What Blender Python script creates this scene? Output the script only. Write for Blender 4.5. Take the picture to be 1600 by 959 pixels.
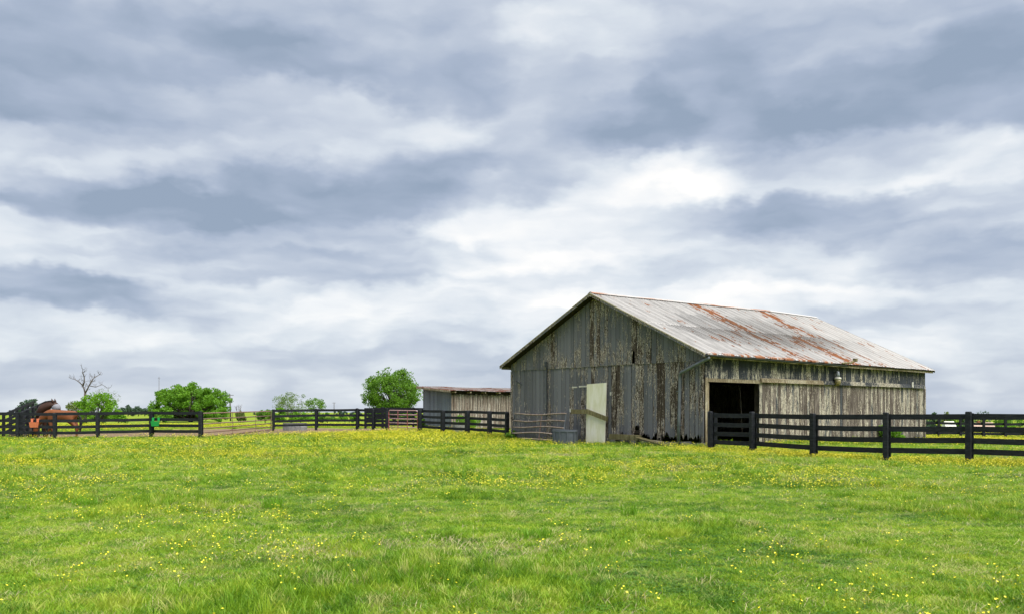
import bpy, math, random
import numpy as np
from mathutils import Vector, Matrix, noise as mnoise

for o in list(bpy.data.objects): bpy.data.objects.remove(o)
S = bpy.context.scene
COL = S.collection
R = math.radians
rnd = random.Random(7)
nrs = np.random.RandomState(11)
F = 1340.0; HOR = 643.0; CH = 1.45          # focal length and horizon of the photograph in its pixels, eye height in metres

# ------------------------------------------------------------------ camera
cam = bpy.data.cameras.new('camera'); camo = bpy.data.objects.new('camera', cam); COL.objects.link(camo)
camo.location = (0, 0, CH); camo.rotation_euler = (R(90), 0, 0)
cam.lens = F / 1600 * 36; cam.sensor_width = 36; cam.shift_y = (HOR - 479.5) / 1600
cam.clip_end = 9000; S.camera = camo
S.render.engine = 'CYCLES'
S.view_settings.view_transform = 'Standard'; S.view_settings.look = 'None'
S.view_settings.gamma = 1; S.view_settings.use_curve_mapping = False
EXPO = 2.3
S.view_settings.exposure = EXPO

# ------------------------------------------------------------------ node helper
class NT:
    def __init__(s, tree): s.t = tree; s.n = tree.nodes; s.l = tree.links
    def add(s, typ, **kw):
        nd = s.n.new(typ)
        ins = kw.pop('ins', {})
        for k, v in kw.items(): setattr(nd, k, v)
        for k, v in ins.items(): s.put(nd.inputs[k], v)
        return nd
    def put(s, sock, v):
        if isinstance(v, bpy.types.NodeSocket): s.l.new(v, sock)
        elif isinstance(v, bpy.types.Node): s.l.new(v.outputs[0], sock)
        else: sock.default_value = v
    def m(s, op, a, b=0.0, c=0.0, clamp=False):
        nd = s.n.new('ShaderNodeMath'); nd.operation = op; nd.use_clamp = clamp
        s.put(nd.inputs[0], a); s.put(nd.inputs[1], b); s.put(nd.inputs[2], c); return nd.outputs[0]
    def vm(s, op, a, b=(0, 0, 0)):
        nd = s.n.new('ShaderNodeVectorMath'); nd.operation = op
        s.put(nd.inputs[0], a)
        if op == 'SCALE': s.put(nd.inputs['Scale'], b)
        else: s.put(nd.inputs[1], b)
        return nd.outputs[0]
    def noise(s, vec, scale=1, detail=3, rough=.5, dist=0, lac=2.0):
        nd = s.n.new('ShaderNodeTexNoise'); s.put(nd.inputs['Vector'], vec)
        nd.inputs['Scale'].default_value = scale; nd.inputs['Detail'].default_value = detail
        nd.inputs['Roughness'].default_value = rough; nd.inputs['Distortion'].default_value = dist
        nd.inputs['Lacunarity'].default_value = lac
        return nd
    def mix(s, f, a, b, mode='MIX'):
        nd = s.n.new('ShaderNodeMix'); nd.data_type = 'RGBA'; nd.blend_type = mode; nd.clamp_factor = True
        s.put(nd.inputs[0], f)
        for i, v in ((6, a), (7, b)):
            if isinstance(v, (tuple, list)) and len(v) == 3: v = (*v, 1)
            s.put(nd.inputs[i], v)
        return nd.outputs[2]
    def ss(s, v, a, b, lo=0.0, hi=1.0):
        nd = s.n.new('ShaderNodeMapRange'); nd.interpolation_type = 'SMOOTHSTEP'
        s.put(nd.inputs[0], v); s.put(nd.inputs[1], a); s.put(nd.inputs[2], b)
        nd.inputs[3].default_value = lo; nd.inputs[4].default_value = hi; return nd.outputs[0]
    def ramp(s, f, stops):
        nd = s.n.new('ShaderNodeValToRGB'); s.put(nd.inputs[0], f); el = nd.color_ramp.elements
        while len(el) < len(stops): el.new(.5)
        for e, (p, c) in zip(el, stops): e.position = p; e.color = (*c, 1)
        return nd.outputs[0]

# ------------------------------------------------------------------ sky (world)
SUN_DIR = Vector((0.45, -0.42, 1.15)).normalized()
SUN_EL = math.asin(SUN_DIR.z); SUN_AZ = math.atan2(SUN_DIR.x, SUN_DIR.y)
W = bpy.data.worlds.new('World'); S.world = W; W.use_nodes = True
w = NT(W.node_tree); w.n.clear()
wout = w.add('ShaderNodeOutputWorld'); bg = w.add('ShaderNodeBackground'); w.l.new(bg.outputs[0], wout.inputs[0])
tc = w.add('ShaderNodeTexCoord').outputs['Generated']
sep = w.add('ShaderNodeSeparateXYZ', ins={0: tc})
X, Y, Z = sep.outputs
az = w.m('ARCTAN2', X, Y); el = w.m('ARCSINE', Z)
zc = w.m('MAXIMUM', Z, 0.0)
den = w.m('ADD', zc, 0.085)
q = w.add('ShaderNodeCombineXYZ', ins={0: w.m('DIVIDE', X, den), 1: w.m('DIVIDE', Y, den), 2: 0.0}).outputs[0]
# cloud deck: noise on a plane overhead seen in perspective, with puffy edges, lit tops and grey bases
def sky_pt(px, py):
    a = math.atan((px - 800) / F); d = math.hypot(1, (px - 800) / F)
    return a, math.atan((HOR - py) / F / d)
ang = w.add('ShaderNodeCombineXYZ', ins={0: az, 1: el, 2: 0.0}).outputs[0]
ang2 = w.vm('MULTIPLY', ang, (1.0, 1.8, 1.0))
wn1 = w.noise(ang2, 5.0, 3, .55)
wn2 = w.noise(w.vm('ADD', ang2, (3.7, 1.9, 0)), 22, 3, .6)
warp = w.vm('ADD', w.vm('MULTIPLY', w.vm('SUBTRACT', wn1.outputs['Color'], (.5, .5, .5)), (.17, .07, 0)),
            w.vm('MULTIPLY', w.vm('SUBTRACT', wn2.outputs['Color'], (.5, .5, .5)), (.042, .036, 0)))
pw = w.vm('ADD', ang, warp)
def deck(v):
    n1 = w.noise(w.vm('ADD', v, (11.3, 4.1, 0)), .55, 4, .50, .3).outputs[0]
    return n1
n_big = deck(q); n_up = deck(w.vm('SCALE', q, .955))
emb = w.m('SUBTRACT', n_big, n_up)
band = w.noise(w.vm('MULTIPLY', w.vm('ADD', ang, w.vm('SCALE', warp, .55)), (1.0, 4.5, 1)), 5.2, 4, .50)
band_up = w.noise(w.vm('MULTIPLY', w.vm('ADD', w.vm('ADD', ang, w.vm('SCALE', warp, .55)), (0, .010, 0)), (1.0, 4.5, 1)), 5.2, 4, .50)
emb2 = w.m('SUBTRACT', band.outputs[0], band_up.outputs[0])
vor = w.add('ShaderNodeTexVoronoi', feature='SMOOTH_F1', ins={'Vector': w.vm('MULTIPLY', pw, (1.0, 2.0, 1)), 'Scale': 12.0, 'Detail': 1.0, 'Roughness': .6, 'Smoothness': .55})
puff = w.m('SUBTRACT', .42, vor.outputs['Distance'])
lowmask = w.ss(el, .34, .10)
dens = w.m('ADD', w.m('MULTIPLY', w.m('SUBTRACT', n_big, .5), w.ss(el, .03, .14, .6, 1.35)), w.m('MULTIPLY', w.m('SUBTRACT', band.outputs[0], .5), w.m('MULTIPLY_ADD', lowmask, .75, .6)))
dens = w.m('ADD', dens, w.m('ADD', w.m('MULTIPLY', emb, w.ss(el, .04, .16, .2, .85)), w.m('MULTIPLY', emb2, w.m('MULTIPLY', w.m('MULTIPLY_ADD', lowmask, .55, .45), w.ss(el, .01, .06)))))
dens = w.m('ADD', dens, w.m('MULTIPLY', puff, .5))
# larger banks and gaps of the deck: centre px, centre py, half sizes (px), tilt (deg), strength (+ bright, - dark)
BANKS = [
 (110, 238, 300, 58, 4, .56), (560, 200, 430, 80, -4, .44), (890, 90, 150, 110, 25, .30), (1310, 60, 120, 90, -20, .22),
 (900, 325, 330, 110, 10, .74), (1290, 255, 420, 52, -3, .60), (1560, 285, 150, 70, 0, .40), (60, 380, 210, 55, -6, .50),
 (1000, 440, 520, 70, 0, .34), (520, 470, 420, 45, 0, .18),
 (170, 110, 420, 130, 4, -.56), (600, 80, 380, 80, -8, -.40), (520, 300, 490, 66, 4, -.66), (200, 320, 300, 50, -4, -.34),
 (1230, 140, 400, 130, 5, -.42), (1520, 160, 320, 120, 0, -.36), (900, 215, 260, 70, 10, -.46), (1320, 330, 330, 46, -3, -.50),
 (70, 455, 210, 32, -4, -.55), (420, 420, 300, 36, 0, -.30), (1560, 410, 230, 40, 0, -.22), (330, 560, 500, 40, 0, -.10), (700, 400, 150, 26, 0, -.2),
 (1250, 500, 520, 75, 0, .34), (820, 490, 480, 60, 0, .34), (250, 540, 560, 60, 0, .22), (1450, 590, 400, 40, 0, .1)]
acc = dens
for (px, py, a, b, tilt, k) in BANKS:
    cx, cy = sky_pt(px, py)
    mp = w.add('ShaderNodeMapping', vector_type='TEXTURE')
    w.l.new(pw, mp.inputs[0])
    mp.inputs['Location'].default_value = (cx, cy, 0); mp.inputs['Rotation'].default_value = (0, 0, R(tilt))
    mp.inputs['Scale'].default_value = (a / F, b / F, 1)
    g = w.add('ShaderNodeTexGradient', gradient_type='SPHERICAL'); w.l.new(mp.outputs[0], g.inputs[0])
    g2 = w.ss(g.outputs['Fac'], 0.0, .46)
    acc = w.m('MULTIPLY_ADD', g2, k, acc)
low = w.ss(el, .0, .30)                                   # towards the horizon the deck is thinner and paler
acc = w.m('ADD', acc, w.m('MULTIPLY', w.m('SUBTRACT', 1.0, low), .04))
fac = w.m('ADD', w.m('MULTIPLY', acc, .455), .54, clamp=True)
cl = w.ramp(fac, [(0.0, (.30, .375, .49)), (.22, (.405, .475, .60)), (.45, (.55, .61, .71)), (.62, (.70, .755, .82)), (.80, (.87, .895, .92)), (1.0, (1.04, 1.02, .99))])
sky = w.add('ShaderNodeTexSky', sky_type='NISHITA', sun_disc=False, sun_elevation=SUN_EL, sun_rotation=SUN_AZ, altitude=200)
SKY_GAIN = 1.0 / (2 ** EXPO)
clg = w.vm('SCALE', cl, 10.0 * SKY_GAIN)
skym = w.mix(.985, sky.outputs[0], clg)
w.l.new(skym, bg.inputs[0]); bg.inputs[1].default_value = .1
W.cycles.sampling_method = 'MANUAL'; W.cycles.sample_map_resolution = 512

sun = bpy.data.lights.new('sun', 'SUN'); suno = bpy.data.objects.new('sun', sun); COL.objects.link(suno)
sun.energy = 1.5; sun.angle = R(60); sun.color = (1, .965, .91)
suno.rotation_euler = (-SUN_DIR).to_track_quat('-Z', 'Y').to_euler(); suno.location = (0, 0, 60)

# ------------------------------------------------------------------ materials
def mat(name):
    m = bpy.data.materials.new(name); m.use_nodes = True
    t = NT(m.node_tree); p = t.n['Principled BSDF']
    return m, t, p
def rand_of(t): return t.add('ShaderNodeObjectInfo').outputs['Random']
def pos_of(t): return t.add('ShaderNodeNewGeometry').outputs['Position']
def prop(t, name): return t.add('ShaderNodeAttribute', attribute_type='OBJECT', attribute_name=name).outputs['Fac']

def simple(name, c, rough=.7, metal=0, var=.15, scale=8, spec=.3, c2=None, stretch=(1, 1, 1)):
    m, t, p = mat(name)
    v = t.vm('MULTIPLY', pos_of(t), stretch)
    n = t.noise(v, scale, 5, .6).outputs[0]
    if c2 is None: c2 = tuple(x * (1 - 2 * var) for x in c)
    col = t.mix(t.ss(n, .35, .68), c, c2)
    col = t.mix(t.m('MULTIPLY', rand_of(t), var), col, (0, 0, 0))
    t.put(p.inputs['Base Color'], col); p.inputs['Roughness'].default_value = rough
    p.inputs['Metallic'].default_value = metal; p.inputs['Specular IOR Level'].default_value = spec
    bmp = t.add('ShaderNodeBump', ins={'Height': n}); bmp.inputs['Strength'].default_value = .15; bmp.inputs['Distance'].default_value = .01
    t.l.new(bmp.outputs[0], p.inputs['Normal'])
    return m

def peeling(name, paint, primer, wood, wood2, bias, flake=.05, rough=.85, patch=.5):
    """weathered boards: layers of paint over primer over bare wood, flaking along the grain"""
    m, t, p = mat(name)
    rd = rand_of(t); off = t.add('ShaderNodeCombineXYZ', ins={0: t.m('MULTIPLY', rd, 37.0), 1: t.m('MULTIPLY', rd, 91.0), 2: t.m('MULTIPLY', rd, 53.0)}).outputs[0]
    P = pos_of(t); Po = t.vm('ADD', P, off)
    grain = t.noise(t.vm('MULTIPLY', Po, (26, 26, 1.3)), 1, 5, .6).outputs[0]
    flk = t.noise(t.vm('MULTIPLY', Po, (20, 20, 2.0)), 1, 7, .68, .35).outputs[0]
    fine = t.noise(t.vm('MULTIPLY', Po, (60, 60, 11)), 1, 4, .6).outputs[0]
    pat = t.noise(t.vm('MULTIPLY', P, (.55, .55, .65)), 1, 3, .55).outputs[0]
    pb = t.noise(t.vm('MULTIPLY', Po, (.9, .9, .55)), 1, 2, .5).outputs[0]
    x = t.m('ADD', t.m('MULTIPLY', t.m('SUBTRACT', flk, .5), 1.0), t.m('MULTIPLY', t.m('SUBTRACT', fine, .5), .35))
    x = t.m('ADD', x, t.m('MULTIPLY', t.m('SUBTRACT', pat, .5), patch))
    x = t.m('ADD', x, t.m('MULTIPLY', t.m('SUBTRACT', pb, .5), .55))
    x = t.m('ADD', x, t.m('ADD', prop(t, 'wear'), bias))                       # > 0 : paint gone
    wcol = t.mix(t.ss(grain, .36, .58), wood, wood2)
    wcol = t.mix(t.ss(pb, .35, .7), wcol, t.mix(.55, wcol, wood2))
    pcol = t.mix(t.ss(grain, .3, .75), paint, tuple(c * .72 for c in paint))
    pcol = t.mix(t.m('MULTIPLY', t.m('FRACT', t.m('MULTIPLY', rd, 7.31)), .8), pcol, tuple(c * 1.5 for c in paint))
    prim = t.mix(t.ss(fine, .4, .65), primer, tuple(c * .6 for c in primer))
    # loose shells of primer survive in patches on bare wood
    shell = t.ss(t.m('ADD', x, t.m('MULTIPLY', t.m('SUBTRACT', fine, .5), .5)), flake, flake + .025)
    c = t.mix(t.ss(x, -.012, .012), pcol, prim)
    c = t.mix(shell, c, wcol)
    sp = t.ss(t.noise(t.vm('MULTIPLY', Po, (26, 26, 7)), 1, 4, .62).outputs[0], .62, .66)
    c = t.mix(t.m('MULTIPLY', sp, t.ss(pat, .50, .58)), c, primer)
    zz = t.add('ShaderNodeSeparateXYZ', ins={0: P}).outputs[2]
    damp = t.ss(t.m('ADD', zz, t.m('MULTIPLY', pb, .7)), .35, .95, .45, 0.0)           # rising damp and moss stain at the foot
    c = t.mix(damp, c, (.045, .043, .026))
    t.put(p.inputs['Base Color'], c); p.inputs['Roughness'].default_value = rough; p.inputs['Specular IOR Level'].default_value = .2
    h = t.m('ADD', t.m('MULTIPLY', t.ss(x, -.02, .02), -.6), t.m('MULTIPLY', grain, .5))
    bmp = t.add('ShaderNodeBump', ins={'Height': h}); bmp.inputs['Strength'].default_value = .6; bmp.inputs['Distance'].default_value = .008
    t.l.new(bmp.outputs[0], p.inputs['Normal'])
    return m

M = {}
M['gable'] = peeling('peeling_grey_boards', (.112, .114, .126), (.64, .56, .47), (.115, .088, .066), (.042, .032, .025), -.07, .028)
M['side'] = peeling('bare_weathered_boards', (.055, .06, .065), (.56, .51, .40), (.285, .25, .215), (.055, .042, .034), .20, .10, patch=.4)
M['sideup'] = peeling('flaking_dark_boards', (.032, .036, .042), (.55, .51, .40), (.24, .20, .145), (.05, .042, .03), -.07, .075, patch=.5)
M['shedgrey'] = peeling('shed_grey_boards', (.13, .15, .17), (.4, .38, .3), (.16, .14, .11), (.07, .06, .05), -.34)
M['shedtan'] = peeling('shed_bare_boards', (.07, .075, .08), (.55, .52, .45), (.45, .41, .345), (.15, .115, .09), .28, .08, patch=.25)
M['trim'] = peeling('weathered_trim', (.20, .18, .13), (.5, .46, .34), (.36, .31, .20), (.13, .10, .06), .05)
M['beam'] = peeling('mossy_old_timber', (.14, .13, .07), (.3, .28, .16), (.23, .20, .10), (.10, .085, .04), .1)
M['frame'] = simple('dark_barn_frame', (.05, .04, .03), .9, var=.3)
M['black'] = simple('black_stained_board', (.009, .011, .0145), .65, var=.25, scale=5, stretch=(1, 1, 5), spec=.22, c2=(.022, .0255, .030))
M['gutter'] = simple('dark_grey_gutter', (.055, .062, .07), .5, .2, .15, 5)
M['spout'] = simple('grey_downspout', (.16, .18, .20), .5, .2, .12, 4)
M['panel'] = simple('greenish_white_panel', (.78, .75, .64), .6, 0, .06, 2.2, c2=(.66, .64, .45), stretch=(2.5, 2.5, .6))
M['whitepaint'] = simple('old_white_paint', (.66, .64, .56), .7, 0, .2, 12)
M['tub'] = simple('grey_rubber_tub', (.12, .135, .16), .65, 0, .1, 6)
M['galv'] = simple('galvanised_steel', (.36, .37, .37), .45, .5, .18, 9)
M['rusttube'] = simple('rusty_tube', (.16, .075, .045), .8, .1, .3, 22, c2=(.30, .23, .19))
M['greytube'] = simple('weathered_pipe', (.38, .33, .28), .7, .2, .25, 14, c2=(.22, .13, .085))
M['redtube'] = simple('faded_red_tube', (.30, .035, .04), .5, 0, .2, 8, c2=(.42, .22, .22))
M['pinktube'] = simple('sun_bleached_red_tube', (.56, .36, .36), .5, 0, .15, 8)
M['coral'] = simple('coral_plastic', (.66, .19, .095), .5, 0, .04, 4)
M['green_pl'] = simple('green_plastic', (.02, .34, .075), .5, 0, .05, 4)
M['stone'] = simple('foundation_stone', (.20, .195, .18), .9, 0, .25, 5)
M['chestnut'] = simple('chestnut_coat', (.20, .065, .020), .6, 0, .15, 3)
M['bay'] = simple('dark_bay_coat', (.052, .020, .010), .6, 0, .2, 3)
M['mane'] = simple('black_mane', (.012, .010, .009), .7, 0, .2, 9)
M['mask'] = simple('pale_fly_mask', (.25, .25, .28), .8, 0, .1, 30)
M['glass'] = simple('frosted_lamp_glass', (.26, .22, .11), .25, 0, .1, 6)
M['lampmetal'] = simple('lamp_metal', (.30, .33, .35), .5, .4, .15, 9)
M['bark'] = simple('bark', (.085, .07, .055), .9, 0, .3, 9, stretch=(3, 3, .6))
M['deadbark'] = simple('dead_wood', (.14, .115, .10), .9, 0, .25, 6)
M['pole'] = simple('weathered_pole', (.12, .11, .10), .9, 0, .2, 4)
M['brick'] = simple('far_brick', (.36, .17, .085), .9, 0, .2, 1.5)
M['housewhite'] = simple('far_white_siding', (.70, .69, .64), .8, 0, .08, 1)
M['roofpale'] = simple('pale_shingle', (.58, .42, .34), .85, 0, .12, 2)
M['pane'] = simple('dark_pane', (.03, .035, .045), .15, 0, .1, 1)

def metal_roof(name, base, rustc, bias):
    m, t, p = mat(name)
    pc = t.add('ShaderNodeAttribute', attribute_name='pc').outputs['Vector']
    rd = rand_of(t)
    off = t.add('ShaderNodeCombineXYZ', ins={0: t.m('MULTIPLY', rd, 71.0), 1: t.m('MULTIPLY', rd, 37.0), 2: 0.0}).outputs[0]
    v = t.vm('ADD', pc, off)
    streak = t.noise(t.vm('MULTIPLY', v, (4.2, 1.0, 1)), 1, 4, .6).outputs[0]
    fine = t.noise(t.vm('MULTIPLY', v, (26, 5, 1)), 1, 4, .6).outputs[0]
    x = t.m('ADD', t.m('ADD', streak, t.m('MULTIPLY', t.m('SUBTRACT', fine, .5), .35)), t.m('ADD', prop(t, 'rust'), bias))
    rm = t.ss(x, .60, .645)
    dirt = t.noise(t.vm('MULTIPLY', v, (9, .7, 1)), 1, 5, .6).outputs[0]
    b = t.mix(t.ss(dirt, .42, .72), base, tuple(c * .66 for c in base))
    b = t.mix(t.m('MULTIPLY', rd, .22), b, tuple(c * .55 for c in base))
    b = t.mix(t.m('MULTIPLY', t.ss(x, .575, .615), .4), b, (base[0] * .86, base[1] * .66, base[2] * .54))
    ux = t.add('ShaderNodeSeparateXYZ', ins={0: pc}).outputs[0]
    for c_ in (.0, .19, .38): b = t.mix(t.ss(t.m('ABSOLUTE', t.m('SUBTRACT', ux, c_ + .045)), .012, .034, .62, 0.0), b, (base[0] * .25, base[1] * .24, base[2] * .23))   # dark lines painted along the ribs, standing in for their shade
    r = t.mix(t.ss(fine, .35, .7), rustc, tuple(c * .55 for c in rustc))
    t.put(p.inputs['Base Color'], t.mix(rm, b, r))
    t.put(p.inputs['Metallic'], t.m('MULTIPLY', t.m('SUBTRACT', 1.0, rm), .25))
    t.put(p.inputs['Roughness'], t.m('MULTIPLY_ADD', rm, .4, .46))
    return m
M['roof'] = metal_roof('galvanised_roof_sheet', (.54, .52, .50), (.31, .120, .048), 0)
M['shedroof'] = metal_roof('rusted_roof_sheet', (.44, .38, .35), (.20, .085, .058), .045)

def leafmat(name, c1, c2, trans=.35, rough=.55):
    m = bpy.data.materials.new(name); m.use_nodes = True; t = NT(m.node_tree); p = t.n['Principled BSDF']
    P = pos_of(t)
    n = t.noise(P, 1.1, 3, .6).outputs[0]; n2 = t.noise(P, 9, 2, .5).outputs[0]
    c = t.mix(t.ss(t.m('ADD', t.m('MULTIPLY', n, .6), t.m('MULTIPLY', n2, .4)), .36, .64), c1, c2)
    t.put(p.inputs['Base Color'], c); p.inputs['Roughness'].default_value = rough; p.inputs['Specular IOR Level'].default_value = .25
    tr = t.add('ShaderNodeBsdfTranslucent', ins={0: t.mix(.5, c, (c2[0] * 1.3, c2[1] * 1.3, c2[2] * .7))})
    mx = t.add('ShaderNodeMixShader', ins={0: trans, 1: p.outputs[0], 2: tr.outputs[0]})
    t.l.new(mx.outputs[0], t.n['Material Output'].inputs[0]); return m
M['leaf_green'] = leafmat('fresh_green_leaf', (.065, .17, .012), (.16, .33, .022))
M['leaf_mid'] = leafmat('mid_green_leaf', (.055, .14, .014), (.145, .285, .024))
M['leaf_olive'] = leafmat('olive_leaf', (.085, .12, .03), (.16, .21, .05))
M['leaf_pale'] = leafmat('pale_spring_leaf', (.11, .18, .06), (.19, .27, .095))
M['leaf_far'] = leafmat('blue_hazed_leaf', (.045, .085, .060), (.085, .145, .085))  # distance haze put into the leaf colour as a blue tint
M['leaf_weed'] = leafmat('weed_leaf', (.08, .20, .012), (.18, .36, .02))

# ------------------------------------------------------------------ mesh helper
class MB:
    def __init__(s): s.v = []; s.f = []; s.pc = None
    def box(s, a, b):
        i = len(s.v); (x0, y0, z0), (x1, y1, z1) = a, b
        s.v += [(x0, y0, z0), (x1, y0, z0), (x1, y1, z0), (x0, y1, z0), (x0, y0, z1), (x1, y0, z1), (x1, y1, z1), (x0, y1, z1)]
        s.f += [tuple(i + k for k in q) for q in ((3, 2, 1, 0), (4, 5, 6, 7), (0, 1, 5, 4), (1, 2, 6, 5), (2, 3, 7, 6), (3, 0, 4, 7))]
        return s
    def hexa(s, p):                      # 8 points ordered as box
        i = len(s.v); s.v += [tuple(q) for q in p]
        s.f += [tuple(i + k for k in q) for q in ((3, 2, 1, 0), (4, 5, 6, 7), (0, 1, 5, 4), (1, 2, 6, 5), (2, 3, 7, 6), (3, 0, 4, 7))]
        return s
    def beam(s, a, b, wd, th, up=(0, 0, 1)):   # bar from a to b, width wd along up, thickness th sideways
        a, b = Vector(a), Vector(b); d = (b - a).normalized(); u = Vector(up); sd = d.cross(u).normalized(); u = sd.cross(d).normalized()
        P = []
        for c in (-wd / 2, wd / 2):
            P += [a - sd * th / 2 + u * c, b - sd * th / 2 + u * c, b + sd * th / 2 + u * c, a + sd * th / 2 + u * c]
        return s.hexa(P)
    def tube(s, pts, r, n=6, caps=True):
        pts = [Vector(p) for p in pts]; rs = r if isinstance(r, (list, tuple)) else [r] * len(pts)
        rings = []; prev = None
        for k, p in enumerate(pts):
            d = (pts[min(k + 1, len(pts) - 1)] - pts[max(k - 1, 0)]).normalized()
            if prev is None: a = d.orthogonal().normalized()
            else: a = (prev - d * prev.dot(d)).normalized()
            prev = a; b = d.cross(a)
            i = len(s.v); rings.append(i)
            for j in range(n):
                t = 2 * math.pi * j / n; s.v.append(tuple(p + (a * math.cos(t) + b * math.sin(t)) * rs[k]))
        for r0, r1 in zip(rings, rings[1:]):
            for j in range(n): s.f.append((r0 + j, r0 + (j + 1) % n, r1 + (j + 1) % n, r1 + j))
        if caps:
            s.f.append(tuple(reversed(range(rings[0], rings[0] + n)))); s.f.append(tuple(range(rings[-1], rings[-1] + n)))
        return s
    def lathe(s, prof, n=16, c=(0, 0, 0), sx=1, sy=1):
        rings = []
        for (r, z) in prof:
            rings.append(len(s.v))
            for j in range(n):
                t = 2 * math.pi * j / n; s.v.append((c[0] + math.cos(t) * r * sx, c[1] + math.sin(t) * r * sy, c[2] + z))
        for r0, r1 in zip(rings, rings[1:]):
            for j in range(n): s.f.append((r0 + j, r0 + (j + 1) % n, r1 + (j + 1) % n, r1 + j))
        s.f.append(tuple(reversed(range(rings[0], rings[0] + n)))); s.f.append(tuple(range(rings[-1], rings[-1] + n)))
        return s
    def prism(s, poly, off):             # polygon extruded by vector off
        i = len(s.v); n = len(poly); off = Vector(off)
        s.v += [tuple(p) for p in poly] + [tuple(Vector(p) + off) for p in poly]
        s.f.append(tuple(i + k for k in range(n))); s.f.append(tuple(i + n + k for k in reversed(range(n))))
        for k in range(n): s.f.append((i + k, i + n + k, i + n + (k + 1) % n, i + (k + 1) % n))
        return s
    def mesh(s, name, m, smooth=False):
        me = bpy.data.meshes.new(name); me.from_pydata(s.v, [], s.f); me.update()
        if m: me.materials.append(m)
        if smooth: me.polygons.foreach_set('use_smooth', [True] * len(me.polygons))
        if s.pc is not None:
            a = me.attributes.new('pc', 'FLOAT_VECTOR', 'POINT'); a.data.foreach_set('vector', [c for p in s.pc for c in p])
        return me
    def build(s, name, m, parent=None, smooth=False, **props):
        return link(name, s.mesh(name, m, smooth), parent, **props)
def fixn(me):
    import bmesh
    bm = bmesh.new(); bm.from_mesh(me); bmesh.ops.recalc_face_normals(bm, faces=bm.faces); bm.to_mesh(me); bm.free()
def link(name, me, parent=None, **props):
    o = bpy.data.objects.new(name, me); COL.objects.link(o)
    if parent is not None: o.parent = parent
    for k, v in props.items(): o[k] = v
    return o
def thing(name, loc, rz, label, cat, group=None):
    o = bpy.data.objects.new(name, None); COL.objects.link(o); o.location = loc; o.rotation_euler = (0, 0, rz)
    o.empty_display_size = .3
    o['label'] = label; o['category'] = cat
    if group: o['group'] = group
    return o

# ------------------------------------------------------------------ ground
def gz(x, y):
    x = np.asarray(x, float); y = np.asarray(y, float)
    z = .26 * np.exp(-((x + 9) / 12) ** 2 - ((y - 57) / 11) ** 2)
    z = z + .05 * np.sin(x * .31 + 1.1) * np.sin(y * .27 + .4) * np.clip(y / 20, 0, 1) + .022 * np.sin(x * .9 + y * .5) * np.sin(y * .83 - x * .2)
    far = np.clip((np.hypot(x, y) - 120) / 400, 0, 1)
    z = z * (1 - far) - .4 * far
    k = np.clip((y - 76) / 110, 0, 1); k = k * k * (3 - 2 * k); b = np.clip((x / np.maximum(y, 1) - .36) / .08, 0, 1)
    k2 = np.clip((y - 36) / 14, 0, 1); z = z - .26 * k2 * k2 * (3 - 2 * k2) * b
    return z - 4.2 * k * b - 11 * np.clip((y - 260) / 1500, 0, 1) * b                                # the land falls away beyond the far right fence
def G(x, y): return float(gz(x, y))
def at(px, d): return ((px - 800) / F * d, d)
BX, BY, BA = 7.72, 34.5, math.atan2(.655, .756)
cB, sB = math.cos(BA), math.sin(BA)
def barn_local(x, y): dx, dy = x - BX, y - BY; return dx * cB + dy * sB, -dx * sB + dy * cB
def dirt(x, y):
    """churned paddock behind the left fence: 1 inside, 0 outside"""
    n = .9 * np.sin(x * .7 + .3) + .7 * np.sin(x * 1.9 + y * .6) + .5 * np.sin(y * 1.3)
    a = np.clip((y - (46.3 + np.clip((x + 16) * .9, 0, 30) * .85 + .35 * n)) / .8, 0, 1) * np.clip((75 + 1.6 * n - y) / 4, 0, 1)
    b = np.clip((x + 31 + n) / 2, 0, 1) * np.clip((-5.5 + n - x) / 2, 0, 1)
    return a * b
xs = np.unique(np.concatenate([np.arange(-60, 60.1, .6), -60 - np.geomspace(2, 2900, 22), 60 + np.geomspace(2, 2900, 22)]))
ys = np.unique(np.concatenate([np.arange(-8, 90.1, .6), -8 - np.geomspace(2, 1500, 14), 90 + np.geomspace(2, 3900, 26)]))
gx, gy = np.meshgrid(xs, ys); zz = gz(gx, gy)
V = np.stack([gx.ravel(), gy.ravel(), zz.ravel()], 1); nx, ny = len(xs), len(ys)
idx = np.arange(nx * ny).reshape(ny, nx)
Q = np.stack([idx[:-1, :-1].ravel(), idx[:-1, 1:].ravel(), idx[1:, 1:].ravel(), idx[1:, :-1].ravel()], 1)
me = bpy.data.meshes.new('ground'); me.from_pydata(V.tolist(), [], Q.tolist()); me.update()
me.polygons.foreach_set('use_smooth', [True] * len(me.polygons))
at_ = me.attributes.new('dirt', 'FLOAT', 'POINT'); at_.data.foreach_set('value', dirt(gx, gy).ravel())
m, t, p = mat('pasture_ground'); P = pos_of(t)
n1 = t.noise(P, .35, 4, .55).outputs[0]; n2 = t.noise(P, 6, 5, .6).outputs[0]; n3 = t.noise(P, .09, 3, .5).outputs[0]
gr = t.mix(t.ss(n1, .35, .65), (.13, .21, .016), (.20, .27, .020))
gr = t.mix(t.ss(n2, .45, .75), gr, (.06, .075, .02))
gr = t.mix(t.m('MULTIPLY', t.ss(n3, .46, .62), .6), gr, (.25, .28, .02))
di = t.mix(t.ss(n2, .35, .65), (.21, .155, .095), (.11, .075, .045))
dm = t.add('ShaderNodeAttribute', attribute_name='dirt').outputs['Fac']
dmask = t.ss(t.m('ADD', dm, t.m('MULTIPLY', t.m('SUBTRACT', t.noise(P, 1.3, 5, .6).outputs[0], .5), 1.1)), .35, .6)
t.put(p.inputs['Base Color'], t.mix(dmask, gr, di)); p.inputs['Roughness'].default_value = .95; p.inputs['Specular IOR Level'].default_value = .1
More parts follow.
